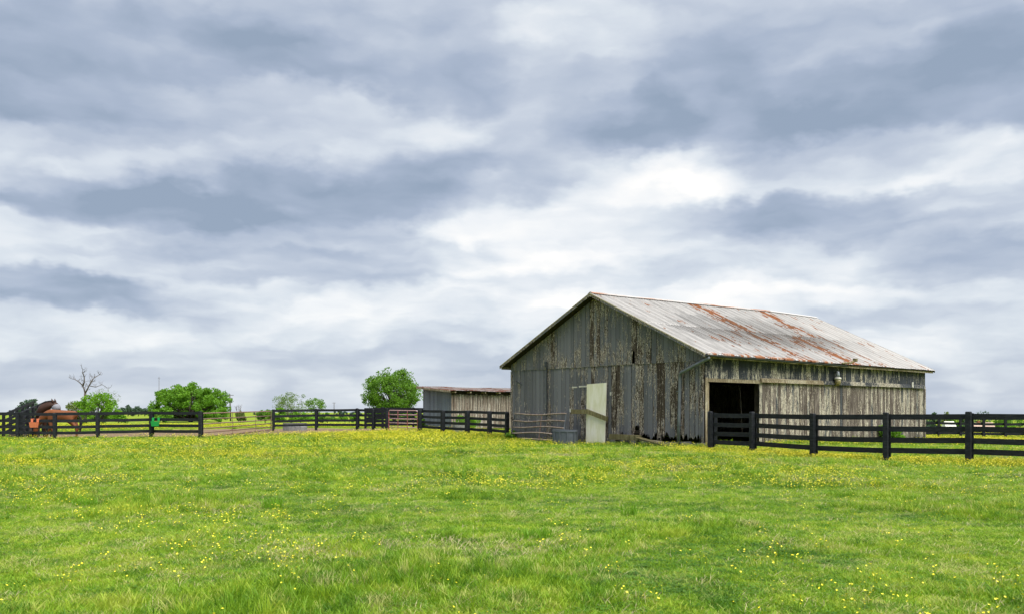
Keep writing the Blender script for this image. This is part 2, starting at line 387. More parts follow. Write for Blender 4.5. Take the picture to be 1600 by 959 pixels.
bmp = t.add('ShaderNodeBump', ins={'Height': n2}); bmp.inputs['Strength'].default_value = .5; bmp.inputs['Distance'].default_value = .06
t.l.new(bmp.outputs[0], p.inputs['Normal'])
me.materials.append(m); g = link('ground', me); g['kind'] = 'structure'

# ------------------------------------------------------------------ barn
BL, BW = 20.08, 11.79
barn = thing('barn', (BX, BY, G(BX, BY)), BA, 'large weathered grey barn with peeling boards and rust-streaked metal roof', 'barn')
BZ = G(BX, BY)
def ridge_z(x): return 6.78 + .29 * min(max(x, 0) / 14.25, 1) - BZ
EZ = 3.76 - BZ
YR = BW / 2
def roof_pt(fx, s, back=False):
    ex = -.45 + 20.95 * fx; rx = -.45 + 19.45 * fx
    x = ex + (rx - ex) * s; zr = ridge_z(rx); z = EZ + (zr - EZ) * s
    z -= .05 * math.sin(math.pi * s) * math.sin(math.pi * fx) ** .5 * 1.0
    y = -.40 + (YR + .40) * s
    if back: y = BW - y
    return Vector((x, y, z))
def roof_under(y):     # underside of the roof at the front gable
    s = (min(y, BW - y) + .40) / (YR + .40); return roof_pt(0.02, s).z - .13
roof = MB()
# roof deck under the sheets
for back in (False, True):
    n = 12
    for i in range(n):
        a0, a1 = i / n, (i + 1) / n
        q = [roof_pt(a0, 0.004, back), roof_pt(a1, 0.004, back), roof_pt(a1, 1, back), roof_pt(a0, 1, back)]
        roof.hexa([v - Vector((0, 0, .085)) for v in q] + [v - Vector((0, 0, .02)) for v in q])
rf = roof.build('roof', M['frame'], barn); fixn(rf.data)
NS = 34
def rib(u):
    h = 0
    for c in (.03, .35, .66):
        h = max(h, .04 * max(0, 1 - abs(u - c) / .03))
    return h
UU = sorted(set([0, .03, .06, .32, .35, .38, .63, .66, .69, 1.0]))
rust_lo = {}; rust_hi = {}
for back in (False, True):
    for row in (0, 1):
        for i in range(NS):
            mb = MB(); mb.pc = []
            s0, s1 = ((0.0, .515), (.49, 1.0))[row]
            s0 += -.004 + rnd.uniform(-.004, .004) if row == 0 else rnd.uniform(-.006, .006)
            f0, f1 = i / NS, (i + 1.02) / NS
            f1 = min(f1, 1.0)
            for k, s in enumerate((s0, (s0 + s1) / 2, s1)):
                for u in UU:
                    pt = roof_pt(f0 + (f1 - f0) * u, s, back)
                    pt.z += rib(u) + .004 + (.014 if row else 0) * (1 - k / 2) + .003 * (i % 2)
                    mb.v.append(tuple(pt)); mb.pc.append((u * .62, s * 7.0, 0))
            nU = len(UU)
            for k in range(2):
                for j in range(nU - 1):
                    q = (k * nU + j, k * nU + j + 1, (k + 1) * nU + j + 1, (k + 1) * nU + j)
                    mb.f.append(q if not back else q[::-1])
            x = i / NS
            rs = rnd.uniform(-.09, .035)
            if row == 0: rs += .22 * math.exp(-((x - .36) / .07) ** 2) + .20 * math.exp(-((x - .55) / .06) ** 2) + .08 * math.exp(-((x - .2) / .06) ** 2) + .05 * math.exp(-((x - .72) / .08) ** 2)
            else: rs += .19 * math.exp(-((x - .37) / .10) ** 2) + .20 * math.exp(-((x - .68) / .07) ** 2) - .02
            if rnd.random() < .3: rs -= .1
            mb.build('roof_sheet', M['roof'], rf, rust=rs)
# rust-eaten front lip over the gutter
for i in range(9):
    a, b = i / 9 * .48 + .005, (i + rnd.uniform(.6, .97)) / 9 * .48
    p0, p1 = roof_pt(a, -.004), roof_pt(b, -.004)
    mb = MB(); h = .06
    mb.hexa([p0 + Vector((0, -.022, -.02)), p1 + Vector((0, -.022, -.02)), p1 + Vector((0, .0, -.02)), p0 + Vector((0, .0, -.02)),
             p0 + Vector((0, -.02, .045)), p1 + Vector((0, -.02, .045)), p1 + Vector((0, .14, .10)), p0 + Vector((0, .14, .10))])
    mb.pc = [(v[0], v[2], 0) for v in mb.v]; mb.build('eave_flashing', M['roof'], rf, rust=rnd.uniform(.08, .25))
# ridge cap in two lengths
for a, b, ru in ((0, .74, .07), (.742, 1.0, -.05)):
    mb = MB(); mb.pc = []
    n = 8
    for k in range(n + 1):
        f = a + (b - a) * k / n; c = roof_pt(f, 1)
        for dy, dz in ((-.16, -.045), (0, .045), (.16, -.045)):
            mb.v.append((c.x, c.y + dy, c.z + dz + .03)); mb.pc.append((dy * 3, c.x * .3, 0))
    for k in range(n):
        for j in range(2): mb.f.append((k * 3 + j, k * 3 + j + 3, k * 3 + j + 4, k * 3 + j + 1))
    mb.build('ridge_cap', M['roof'], rf, rust=ru)
# rake boards on both gables, fascia along the eaves
for fx, dx in ((0, -.012), (1, .012)):
    for back in (False, True):
        P0, P1 = roof_pt(fx, 0.0, back), roof_pt(fx, 1, back); sg = -1 if fx == 0 else 1
        for nm, th, z0, z1, mt in (('rake_board', .03, -.135, -.045, 'gable'), ('drip_edge', .042, -.043, .012, 'trim')):
            sx = sg * th; mb = MB()
            mb.hexa([P0 + Vector((sx, 0, z0)), P0 + Vector((0, 0, z0)), P1 + Vector((0, 0, z0)), P1 + Vector((sx, 0, z0)),
                     P0 + Vector((sx, 0, z1)), P0 + Vector((0, 0, z1)), P1 + Vector((0, 0, z1)), P1 + Vector((sx, 0, z1))])
            o = mb.build(nm, M[mt], rf, wear=.05); fixn(o.data)
for back in (False, True):
    for k in range(5):
        a, b = k / 5 + .001, (k + 1) / 5 - .001
        P0, P1 = roof_pt(a, 0.012, back), roof_pt(b, 0.012, back); dy = .03 if not back else -.03
        mb = MB(); mb.hexa([P0 + Vector((0, 0, -.20)), P1 + Vector((0, 0, -.20 + rnd.uniform(-.01, .01))), P1 + Vector((0, dy, -.20)), P0 + Vector((0, dy, -.20)),
                            P0 + Vector((0, 0, -.088)), P1 + Vector((0, 0, -.088)), P1 + Vector((0, dy, -.088)), P0 + Vector((0, dy, -.088))])
        o = mb.build('fascia_board', M['trim'], rf, wear=.1); fixn(o.data)

def plank_poly(w_, zb, zt0, zt1, rag, r):
    """outline of a plank in (s, z): ragged, rotted foot if rag > 0"""
    pts = []
    n = 4 if rag > .02 else 1
    for k in range(n + 1):
        pts.append((w_ * k / n, zb + (r.random() * rag if rag > .02 else r.uniform(0, .012))))
    pts += [(w_, zt1), (0, zt0)]
    return pts
# front gable wall (x = 0), frame part + planks
fg = MB()
for y in np.linspace(.12, BW - .12, 6): fg.box((.08, y - .09, 0), (.26, y + .09, roof_under(y) - .02))
for z in (.6, 1.9, 3.4): fg.box((.03, .05, z - .07), (.079, BW - .05, z + .07))
fg.box((.03, 3.0, 4.6), (.079, BW - 3.0, 4.74))
gw = fg.build('gable_wall', M['frame'], barn)
SEAM = 3.53 - BZ
y = 0.0; k = 0
while y < BW - .02:
    wd = rnd.uniform(.19, .29); wd = min(wd, BW - y)
    if BW - y - wd < .08: wd = BW - y
    gap = rnd.uniform(.008, .022) if rnd.random() < .72 else rnd.uniform(.026, .042)
    zb = .02; rag = 0
    if y < 4.6: zb = .24 + .12 * rnd.random(); rag = .30
    wear = rnd.gauss(0, .085)
    if y < 2.2: wear += .12
    if 4.4 < y < 4.9: wear += .16
    if 1.5 < y < 4.4: wear += .03
    if y > 7: wear -= .05
    if 3.15 < y < 3.4: zb = .75; rag = .3
    if 4.05 < y < 4.25: zb = .30
    top = SEAM + .03
    if 9.05 < y < 9.2: gap = .05
    poly = plank_poly(wd - gap, zb, top, top, rag, rnd)
    mb = MB(); mb.prism([(0, y + s, z) for s, z in poly], (-.020 - rnd.random() * .013, 0, 0))
    o = mb.build('plank', M['gable'], gw, wear=wear); fixn(o.data)
    y += wd
y = -.02
while y < BW:
    wd = rnd.uniform(.19, .29); wd = min(wd, BW + .02 - y)
    if BW - y - wd < .1: wd = BW + .02 - y
    gap = rnd.uniform(.007, .018) if rnd.random() < .78 else rnd.uniform(.024, .036); y1 = y + wd - gap
    zt = lambda v: max(roof_under(min(max(v, 0), BW)), SEAM + .1)
    zb = SEAM - .015 + rnd.uniform(-.008, .008)
    poly = [(y, zb), (y1, zb + rnd.uniform(-.004, .004))]
    if abs((y + y1) / 2 - 3.62) < .13: poly = [(y, zb), (y + .08, zb + .03), (y + .10, zb + .55), (y1 - .03, zb + .62), (y1, zb + .1)]     # split, broken board
    poly += [(y1, zt(y1))]
    if y < YR < y1: poly += [(YR, zt(YR))]
    poly += [(y, zt(y))]
    wear = rnd.gauss(0, .05)
    if 3.2 < y < 3.6 or 5.6 < y < 6.2 or 8.5 < y < 9.0: wear += .15
    mb = MB(); mb.prism([(-.034, s, z) for s, z in poly], (-.022 - rnd.random() * .008, 0, 0))
    o = mb.build('plank', M['gable'], gw, wear=wear); fixn(o.data)
    y += wd
# corner boards, drip strip
for yy, ww in ((-.03, .11), (BW - .09, .12)):
    mb = MB().box((-.068, yy, .15), (-.034, yy + ww, SEAM - .03)); mb.build('corner_board', M['gable'], gw, wear=.1)
# old hay-hood post / dark hanging pipe by the left
mb = MB().box((-.105, 9.10, 1.25), (-.060, 9.17, SEAM + .28)); mb.box((-.16, 9.06, SEAM + .08), (-.106, 9.22, SEAM + .34)); mb.build('track_post', M['gutter'], gw)
mb = MB(); mb.tube([(-.07, 11.4, 3.0 - BZ), (-.12, 11.2, 2.93 - BZ), (-.09, 10.95, 2.80 - BZ)], .025); mb.build('iron_strap', M['gutter'], gw)
# white trim left from a boarded-up opening
for (a, b) in (((6.55, 2.62, .05), (7.25, 2.68, .05)),): pass
MB().box((-.05, 6.50, 2.60), (-.033, 7.0, 2.67)).build('trim_remnant', M['whitepaint'], gw)
MB().box((-.05, 7.12, 2.58), (-.033, 7.45, 2.64)).build('trim_remnant', M['whitepaint'], gw)
MB().box((-.05, 6.45, 1.85), (-.033, 6.49, 2.60)).build('trim_remnant', M['whitepaint'], gw)
MB().box((-.05, 7.52, 1.45), (-.033, 7.62, 1.62)).build('trim_remnant', M['whitepaint'], gw)
MB().box((-.05, 4.98, 2.2), (-.033, 5.06, 2.35)).build('trim_remnant', M['whitepaint'], gw)
# stone sill under the rotted boards
sy = -.1
while sy < 4.9:
    l = rnd.uniform(.5, .9)
    mb = MB(); h = .20 + .08 * rnd.random(); d0 = rnd.uniform(.02, .07)
    mb.hexa([(-.10 - d0, sy, -.2), (.1, sy, -.2), (.1, sy + l - .03, -.2), (-.10 - d0, sy + l - .03, -.2), (-.07 - d0, sy + .03, h), (.09, sy + .02, h), (.09, sy + l - .05, h * .9), (-.07 - d0, sy + l - .06, h * .92)])
    mb.build('sill_stone', M['stone'], gw); sy += l
# side wall (y = 0)
sf = MB()
for x in (.16, 4.05, 8, 12, 16, BL - .14): sf.box((x - .09, .08, 0), (x + .09, .26, 3.58 - BZ))
for z in (.6, 1.9): sf.box((3.95, .03, z - .07), (BL - .05, .079, z + .07))
sf.box((.05, .03, 3.3 - BZ), (BL - .05, .079, 3.45 - BZ))
sw = sf.build('side_wall', M['frame'], barn)
TR = 2.84 - BZ
x = 3.9
while x < BL - .02:
    wd = rnd.uniform(.17, .26); wd = min(wd, BL - x)
    if BL - x - wd < .08: wd = BL - x
    gap = rnd.uniform(.006, .018) if rnd.random() < .7 else rnd.uniform(.022, .036)
    poly = plank_poly(wd - gap, rnd.uniform(.03, .10), TR + .05, TR + .05, .05 if rnd.random() < .5 else 0, rnd)
    mb = MB(); mb.prism([(x + s, 0, z) for s, z in poly], (0, -.024 - rnd.random() * .012, 0))
    o = mb.build('plank', M['side'], sw, wear=rnd.gauss(0, .17)); fixn(o.data); x += wd
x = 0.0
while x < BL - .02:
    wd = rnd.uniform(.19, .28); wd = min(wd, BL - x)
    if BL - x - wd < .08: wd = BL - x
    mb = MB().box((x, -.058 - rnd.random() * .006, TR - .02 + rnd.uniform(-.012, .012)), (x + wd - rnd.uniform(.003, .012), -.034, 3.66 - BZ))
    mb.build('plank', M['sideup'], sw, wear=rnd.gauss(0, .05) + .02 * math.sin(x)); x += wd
# door frame and the sliding-door track board
MB().box((-.005, -.085, .0), (.13, -.0595, TR + .0)).build('door_jamb', M['trim'], sw, wear=.12)
MB().box((.14, -.03, .0), (.30, .05, TR - .16)).build('door_jamb', M['trim'], sw, wear=.2)
MB().box((.14, -.075, TR - .17), (3.92, -.030, TR - .025)).build('door_header', M['trim'], sw, wear=.12)
xx = 3.88
for l in (5.2, 5.6, 5.25):
    mb = MB(); z0 = TR + .015 * math.sin(xx); z1 = TR + .015 * math.sin(xx + l) - .01
    mb.hexa([(xx, -.16, z0 - .10), (xx + l - .01, -.16, z1 - .10), (xx + l - .01, -.066, z1 - .10), (xx, -.066, z0 - .10),
             (xx, -.13, z0 + .06), (xx + l - .01, -.13, z1 + .06), (xx + l - .01, -.066, z1 + .09), (xx, -.066, z0 + .09)])
    mb.build('track_board', M['sideup'] if xx > 6 else M['trim'], sw, wear=.05); xx += l
MB().box((BL - 1.9, -.19, TR - .06), (BL - 1.72, -.162, TR + .22)).build('cleat', M['whitepaint'], sw)
MB().box((BL - .13, -.085, .05), (BL + .03, -.0655, TR - .11)).build('corner_board', M['side'], sw, wear=.1)
# rear walls, plain boarded
for nm, seg in (('rear_wall', 'y'), ('far_wall', 'x')):
    fr = MB()
    if seg == 'y':
        fr.box((.1, BW - .2, 3.2 - BZ), (BL - .1, BW - .06, 3.35 - BZ)); par = fr.build(nm, M['frame'], barn)
        mb = MB(); xx = 0
        while xx < BL - .01:
            wd = min(.3, BL - xx); mb.box((xx, BW - .04, .02), (xx + wd - .006, BW - .01 - .005 * (int(xx * 10) % 2), 3.66 - BZ)); xx += wd
        mb.build('boarding', M['side'], par, wear=-.1, kind='stuff')
    else:
        fr.box((BL - .25, .1, 3.2 - BZ), (BL - .1, BW - .1, 3.35 - BZ)); par = fr.build(nm, M['frame'], barn)
        mb = MB(); yy = .04
        while yy < BW - .05:
            wd = min(.3, BW - .045 - yy); a, b = yy, yy + wd - .006
            rz = lambda v: EZ + (7.07 - BZ - EZ) * ((min(v, BW - v) + .4) / (YR + .4)) - .20
            mb.hexa([(BL - .05, a, .02), (BL - .02, a, .02), (BL - .02, b, .02), (BL - .05, b, .02), (BL - .05 - .5 * 0, a, rz(a)), (BL - .02, a, rz(a)), (BL - .02, b, rz(b)), (BL - .05, b, rz(b))]); yy += wd
        mb.build('boarding', M['side'], par, wear=-.1, kind='stuff')
# the far roof edge is racked: the ridge stops short of the far wall plane, so lean the top there
for o in [o for o in barn.children if o.name.startswith('far_wall')]:
    for c in o.children:
        for v in c.data.vertices:
            if v.co.z > 1: v.co.x -= 1.5 * (min(v.co.y, BW - v.co.y) + .4) / (YR + .4) * max(0, min(1, (v.co.z - 1) / 5)) + .25
# gutter, downspout
gb = MB(); n = 24; x0, x1 = -.46, 10.6
for k in range(n + 1):
    xg = x0 + (x1 - x0) * k / n; zg = EZ - .075 - .04 * k / n
    for j in range(7):
        a = math.pi * (1 + j / 6); gb.v.append((xg, -.475 + .07 * math.cos(a), zg + .075 * math.sin(a) + .03))
for k in range(n):
    for j in range(6): gb.f.append((k * 7 + j, k * 7 + j + 1, k * 7 + 8 + j, k * 7 + 7 + j))
gb.f.append(tuple(range(7)))
gut = gb.build('gutter', M['gutter'], barn)
MB().tube([(10.1, -.50, EZ + .0), (10.75, -.62, EZ + .05), (10.95, -.70, EZ + .16)], [.04, .045, .05], 6).build('broken_bracket', M['beam'], gut, wear=.1)
MB().box((10.88, -.78, EZ + .1), (11.06, -.62, EZ + .25)).build('broken_bracket', M['beam'], gut, wear=.1)
sp = MB(); sp.tube([(-.30, -.47, EZ - .12), (-.33, -.42, EZ - .20), (-.19, 1.0, EZ - .70), (-.13, 1.09, EZ - .80), (-.12, 1.10, EZ - 1.0), (-.12, 1.14, 1.4), (-.14, 1.17, .06)], .072, 8)
sp.build('downspout', M['spout'], barn, True)
for z in (2.3, .9): MB().box((-.18, 1.05, z), (-.06, 1.24, z + .03)).build('spout_strap', M['spout'], barn)
# yard lamp on the side wall
lx = 10.14
lamp = thing('yard_lamp', (0, 0, 0), 0, 'jar-shaped glass barn lamp with metal cap hung on the side wall below the eave', 'lamp')
lamp.location = barn.matrix_basis @ Vector((lx, -.26, 0)); lamp.location.z = BZ; lamp.rotation_euler = (0, 0, BA)
zl = 2.72 - BZ
MB().lathe([(.05, zl), (.11, zl + .05), (.15, zl + .17), (.15, zl + .27)], 14).build('glass_jar', M['glass'], lamp, True)
MB().lathe([(.16, zl + .272), (.165, zl + .36), (.11, zl + .38)], 14).build('reflector_rim', M['whitepaint'], lamp, True)
MB().lathe([(.085, zl + .382), (.095, zl + .5), (.08, zl + .64), (.03, zl + .68)], 12).build('ballast_cap', M['lampmetal'], lamp, True)
MB().tube([(0, .02, zl + .6), (0, .12, zl + .62), (0, .202, zl + .62)], .02).build('bracket', M['gutter'], lamp)

def on_barn(x, y, z=0): v = barn.matrix_basis @ Vector((x, y, 0)); return Vector((v.x, v.y, z))
def barn_thing(name, x, y, label, cat, rz=0):
    v = on_barn(x, y); return thing(name, (v.x, v.y, G(v.x, v.y)), BA + rz, label, cat)
# white panel with nailed boards
pd = barn_thing('white_panel', -.10, 5.81, 'tall greenish-white sheet panel standing against the barn front', 'panel')
mb = MB(); mb.hexa([(-.13, -.59, -.03), (-.09, -.59, -.03), (-.09, .57, -.03), (-.13, .57, -.03), (-.02, -.60, 2.79), (.02, -.60, 2.79), (.02, .60, 2.75), (-.02, .60, 2.75)]); mb.build('sheet', M['panel'], pd)
MB().beam((-.155, .52, 1.53), (-.150, -.80, 1.16), .20, .05, (0, 0, 1)).build('nailed_board', M['beam'], pd, wear=.15)
MB().beam((-.212, 1.42, 1.50), (-.212, .30, 1.50), .21, .05, (0, 0, 1)).build('nailed_board', M['beam'], pd, wear=.1)
# old tube gate leaning on the wall
gl = barn_thing('leaning_gate', -.32, 9.3, 'rusty bent steel tube gate leaning against the grey barn front', 'gate')
def lean(y, z): return (.25 * z / 1.4 - .12, y, z)
for k, z in enumerate((.16, .45, .74, 1.04, 1.37)):
    e = 2.05 if k != 0 else 1.35
    pts = [lean(yy, z + .05 * math.sin(yy * 1.7 + k) * (.7 if k else .3)) for yy in np.linspace(-1.62 if k > 1 else -.95, e, 9)]
    MB().tube(pts, .036, 6).build('gate_bar', M['greytube'], gl, True)
MB().tube([lean(2.05, .03), lean(2.07, .7), lean(2.05, 1.34)], .026, 6).build('gate_upright', M['gutter'], gl)
MB().tube([lean(-1.62, .45), lean(-1.6, 1.37)], .03, 6).build('gate_upright', M['spout'], gl)
MB().tube([lean(.05, .1), lean(.05, 1.3)], .022, 6).build('gate_upright', M['rusttube'], gl)
# stock tub
tb = barn_thing('stock_tub', -.95, 7.0, 'dark grey ribbed oval rubber stock tub beside the white panel', 'tub')
mb = MB(); prof = [(.60, -.03), (.62, .04), (.66, .58), (.70, .59), (.70, .68), (.64, .68), (.62, .62), (.58, .08)]
mb.lathe(prof, 28, (0, 0, 0), .62, 1.0); mb.build('shell', M['tub'], tb)
for a in range(10):
    th = 2 * math.pi * a / 10 + .15; c, s_ = math.cos(th), math.sin(th)
    MB().beam((c * .635 * .62, s_ * .635, .04), (c * .69 * .62, s_ * .69, .585), .05, .05, (-s_, c, 0)).build('rib', M['tub'], tb)
# fallen timbers
bm_ = barn_thing('old_beam', -.30, 3.95, 'mossy squared timber lying along the foot of the barn front', 'timber')
mb = MB(); mb.beam((0, .85, .37), (0, -.85, .33), .24, .2); mb.v = [(x, y + rnd.uniform(-.02, .02), z + rnd.uniform(-.015, .015)) for x, y, z in mb.v]; mb.build('timber', M['beam'], bm_, wear=.05)
for yy in (.6, -.6): MB().box((-.12, yy - .12, -.1), (.12, yy + .12, .225)).build('prop_stone', M['stone'], bm_)
b2 = barn_thing('fallen_plank', -.42, 2.0, 'broken plank sloping from the old timber down into the grass', 'plank')
mb = MB(); mb.beam((.0, 1.15, .36), (-.25, -1.0, .02), .16, .05, (1, 0, .3)); mb.build('board', M['beam'], b2, wear=.2)
MB().beam((.05, .9, .28), (.02, -.2, .20), .13, .045, (1, 0, .2)).build('splinter', M['trim'], b2, wear=.1)

# ------------------------------------------------------------------ fences
RAILZ = (.36, .66, .985, 1.335)
def fence(name, pts, label, group=None, tops=1.42, side=1, face=True, rails=RAILZ, pw_=.135, skip=(), rw=.155, gate_face=()):
    pts = [Vector((x, y, G(x, y))) for x, y in pts]
    root = thing(name, pts[0], 0, label, 'fence', group); o0 = pts[0]
    for i, p in enumerate(pts):
        nb = pts[i + 1] if i + 1 < len(pts) else pts[i - 1]
        d = (nb - p) if i + 1 < len(pts) else (p - nb); a = math.atan2(d.y, d.x)
        nrm = Vector((-math.sin(a), math.cos(a), 0)) * side; dv = Vector((math.cos(a), math.sin(a), 0))
        mb = MB(); hw = pw_ / 2 * rnd.uniform(.93, 1.07); tp = tops + rnd.uniform(-.015, .03)
        tx, ty = rnd.uniform(-.015, .015), rnd.uniform(-.015, .015)
        q = [p - o0 + dv * a_ + nrm * b_ for a_, b_ in ((-hw, -hw), (hw, -hw), (hw, hw), (-hw, hw))]
        if side < 0: q = q[::-1]
        tl = Vector((tx, ty, tp)); i0 = len(mb.v)
        for zt, ins in ((-.3, 1), (tp - .02, 1), (tp + .005, .8)):
            for c in q:
                cc = (p - o0) + (c - (p - o0)) * ins; f = max(zt, 0) / tp; mb.v.append((cc.x + tx * f, cc.y + ty * f, cc.z + zt))
        for L in (0, 4):
            for j in range(4): mb.f.append((L + j, L + (j + 1) % 4, L + 4 + (j + 1) % 4, L + 4 + j))
        mb.f.append((8, 9, 10, 11)); ob = mb.build('post', M['black'], root); fixn(ob.data)
        if face:
            mb = MB(); c = p - o0 + nrm * (pw_ / 2 + .05); mb.beam((c.x + dv.x * .03, c.y + dv.y * .03, c.z + .17), (c.x + dv.x * .03, c.y + dv.y * .03, c.z + tp - .04), .14, .025, dv); mb.build('face_board', M['black'], root)
    for i in range(len(pts) - 1):
        if i in skip: continue
        p, n_ = pts[i] - o0, pts[i + 1] - o0; d = n_ - p; a = math.atan2(d.y, d.x)
        off = Vector((-math.sin(a), math.cos(a), 0)) * side * (pw_ / 2 + .018)
        for z in rails:
            mb = MB(); j0, j1 = rnd.uniform(-.012, .012), rnd.uniform(-.012, .012)
            A = p + off + Vector((0, 0, z + j0)); B = n_ + off + Vector((0, 0, z + j1)); sag = Vector((0, 0, -rnd.uniform(0, .015)))
            ex = d.normalized() * .0
            mb.beam(A + ex, (A + B) / 2 + sag, rw, .028); mb.beam((A + B) / 2 + sag, B - d.normalized() * .006, rw, .028)
            mb.build('rail', M['black'], root)
    return root
# right front fence
rp = [at(1110, 31.6), at(1175, 30.0), at(1270, 27.3), at(1384, 25.2), at(1513, 23.6)]
rp += [(rp[-1][0] + 1.7 * k, rp[-1][1] - 1.75 * k) for k in (1, 2, 3)]
fence('board_fence', rp, 'black four-rail board fence running past the barn doorway to the right edge', 'black board fences', tops=1.45)
# short return from the first post to the barn corner
c0 = on_barn(-.12, -.25)
fence('board_fence', [rp[0], (c0.x + .25, c0.y - .3)], 'short black board fence closing the gap to the barn corner by the doorway', 'black board fences', tops=1.43, face=False)
# left fence
lp = [(-33.6, 44.0), (-31.0, 44.2), (-28.4, 44.4), at(27, 44.7), at(85, 45.0), at(152, 45.4), at(236, 45.9), at(313, 45.2)]
fence('board_fence', lp, 'black four-rail board fence in front of the horses', 'black board fences', tops=1.41)
# pen fence between the two gates
pp = [at(427, 56.5), at(494, 57.0), at(558, 56.6), at(583, 55.6), at(604, 54.5)]
fence('board_fence', pp, 'black board fence in front of the low oval stock tank, left of the red gate', 'black board fences', tops=1.44)
p2 = [at(656, 52.5), at(692, 50.5), at(730, 48.6), at(765, 46.9), at(792, 45.2)]
fence('board_fence', p2, 'black board fence with thick posts from the red gate to the barn', 'black board fences', tops=1.40, pw_=.2, face=False)
# back pen fence
bp = [at(571, 63.0), at(598, 62.5), at(646, 62.0), at(676, 61.7), at(705, 61.4)]
fence('board_fence', bp, 'black board fence at the back of the pen in front of the small shed', 'black board fences', tops=1.52, rails=(.30, .52, .75, .99, 1.22, 1.43), rw=.17, face=False)
# far right fence
fr_ = [at(1400, 55.5), at(1434, 55.2), at(1467, 55.0), at(1501, 54.8), at(1537, 54.6), at(1571, 54.4), at(1603, 54.2), at(1640, 54.0), at(1680, 53.8)]
fence('board_fence', fr_, 'distant black board fence across the yellow field right of the barn', 'black board fences', tops=1.40, face=False)

# loading chute rising behind the left fence corner
c1 = Vector((*at(34, 46.3), 0)); c2 = Vector((*at(74, 57.0), 0)); dd = (c2 - c1); side_ = Vector((-dd.y, dd.x, 0)).normalized() * .85
ch = thing('loading_chute', (c1.x, c1.y, G(c1.x, c1.y)), 0, 'black plank livestock ramp rising away behind the horses', 'ramp')
mb = MB(); n_ = 6
for sgn in (0, 1):
    o_ = side_ * sgn
    for k in range(6):
        f = k / 5; b = dd * f + o_; MB().beam((b.x, b.y, -.2), (b.x, b.y, 1.40 + .78 * f), .12, .12, (1, 0, 0)).build('post', M['black'], ch)
    for k in range(5):
        for z in (.35, .68, 1.0, 1.33):
            a, b = dd * (k / 5) + o_, dd * ((k + 1) / 5) + o_; in_ = side_.normalized() * (.08 if not sgn else -.08)
            MB().beam(Vector((a.x, a.y, z + .78 * k / 5)) + in_, Vector((b.x, b.y, z + .78 * (k + 1) / 5)) + in_, .16, .03).build('rail', M['black'], ch)
for k in range(26):
    f = k / 26; a = dd * f; b = dd * f + side_; e = dd.normalized() * .34
    z = .06 + .78 * f
    MB().hexa([(a.x, a.y, z - .05), (a.x + e.x, a.y + e.y, z - .03), (b.x + e.x, b.y + e.y, z - .03), (b.x, b.y, z - .05), (a.x, a.y, z), (a.x + e.x, a.y + e.y, z + .02), (b.x + e.x, b.y + e.y, z + .02), (b.x, b.y, z)]).build('floor_plank', M['frame'], ch)

# ------------------------------------------------------------------ gates
def tube_gate(name, a, b, zs, ups, r, mbar, mup, label, gap=.06, frame_end=True):
    a = Vector((*a, G(*a))); b = Vector((*b, G(*b))); d = b - a; L = d.length; u = d.normalized(); root = thing(name, a, 0, label, 'gate')
    A = u * gap; B = u * (L - gap)
    top, bot = zs[-1], zs[0]
    for i, z in enumerate(zs):
        sg = .0 if i in (0, len(zs) - 1) else .008
        if i == len(zs) - 1:
            P_ = [A + Vector((0, 0, z - .12)), A + u * .03 + Vector((0, 0, z - .03)), A + u * .12 + Vector((0, 0, z))] + [B - u * .12 + Vector((0, 0, z)), B - u * .03 + Vector((0, 0, z - .03)), B + Vector((0, 0, z - .12))]
        else: P_ = [A + Vector((0, 0, z)), (A + B) / 2 + Vector((0, 0, z - sg)), B + Vector((0, 0, z))]
        MB().tube(P_, r, 6).build('gate_bar', mbar, root, True)
    for f in [0, 1] + list(ups):
        c = A + (B - A) * f; off = Vector((u.y, -u.x, 0)) * (r * 1.6 if 0 < f < 1 else 0)
        if 0 < f < 1: MB().beam(c + off + Vector((0, 0, bot)), c + off + Vector((0, 0, top)), .05, .012, u).build('gate_upright', mup, root)
        else: MB().tube([c + Vector((0, 0, bot - .02)), c + Vector((0, 0, top - .12))], r * 1.05, 6).build('gate_upright', mup, root)
    for z in (bot + .15, top - .25):
        MB().box(tuple(A + Vector((-.03, -.03, z)) - u * gap * .7), tuple(A + Vector((.03, .03, z + .05)))).build('hinge', M['gutter'], root)
    return root
g0 = at(313, 45.2); g1 = at(427, 56.5)
tube_gate('tube_gate', (g0[0] + .05, g0[1] + .12), (g1[0] - .1, g1[1] - .08), (.10, .30, .52, .76, 1.02, 1.32), (.37, .72), .034, M['rusttube'], M['rusttube'], 'long low rusty tube gate in front of the bare dirt paddock')
g0 = at(606.5, 54.2); g1 = at(653.5, 52.6)
rg = tube_gate('tube_gate', g0, g1, (.08, .30, .56, .82, 1.08, 1.34), (.34, .67), .028, M['pinktube'], M['redtube'], 'short faded red six-bar tube gate between two black posts')

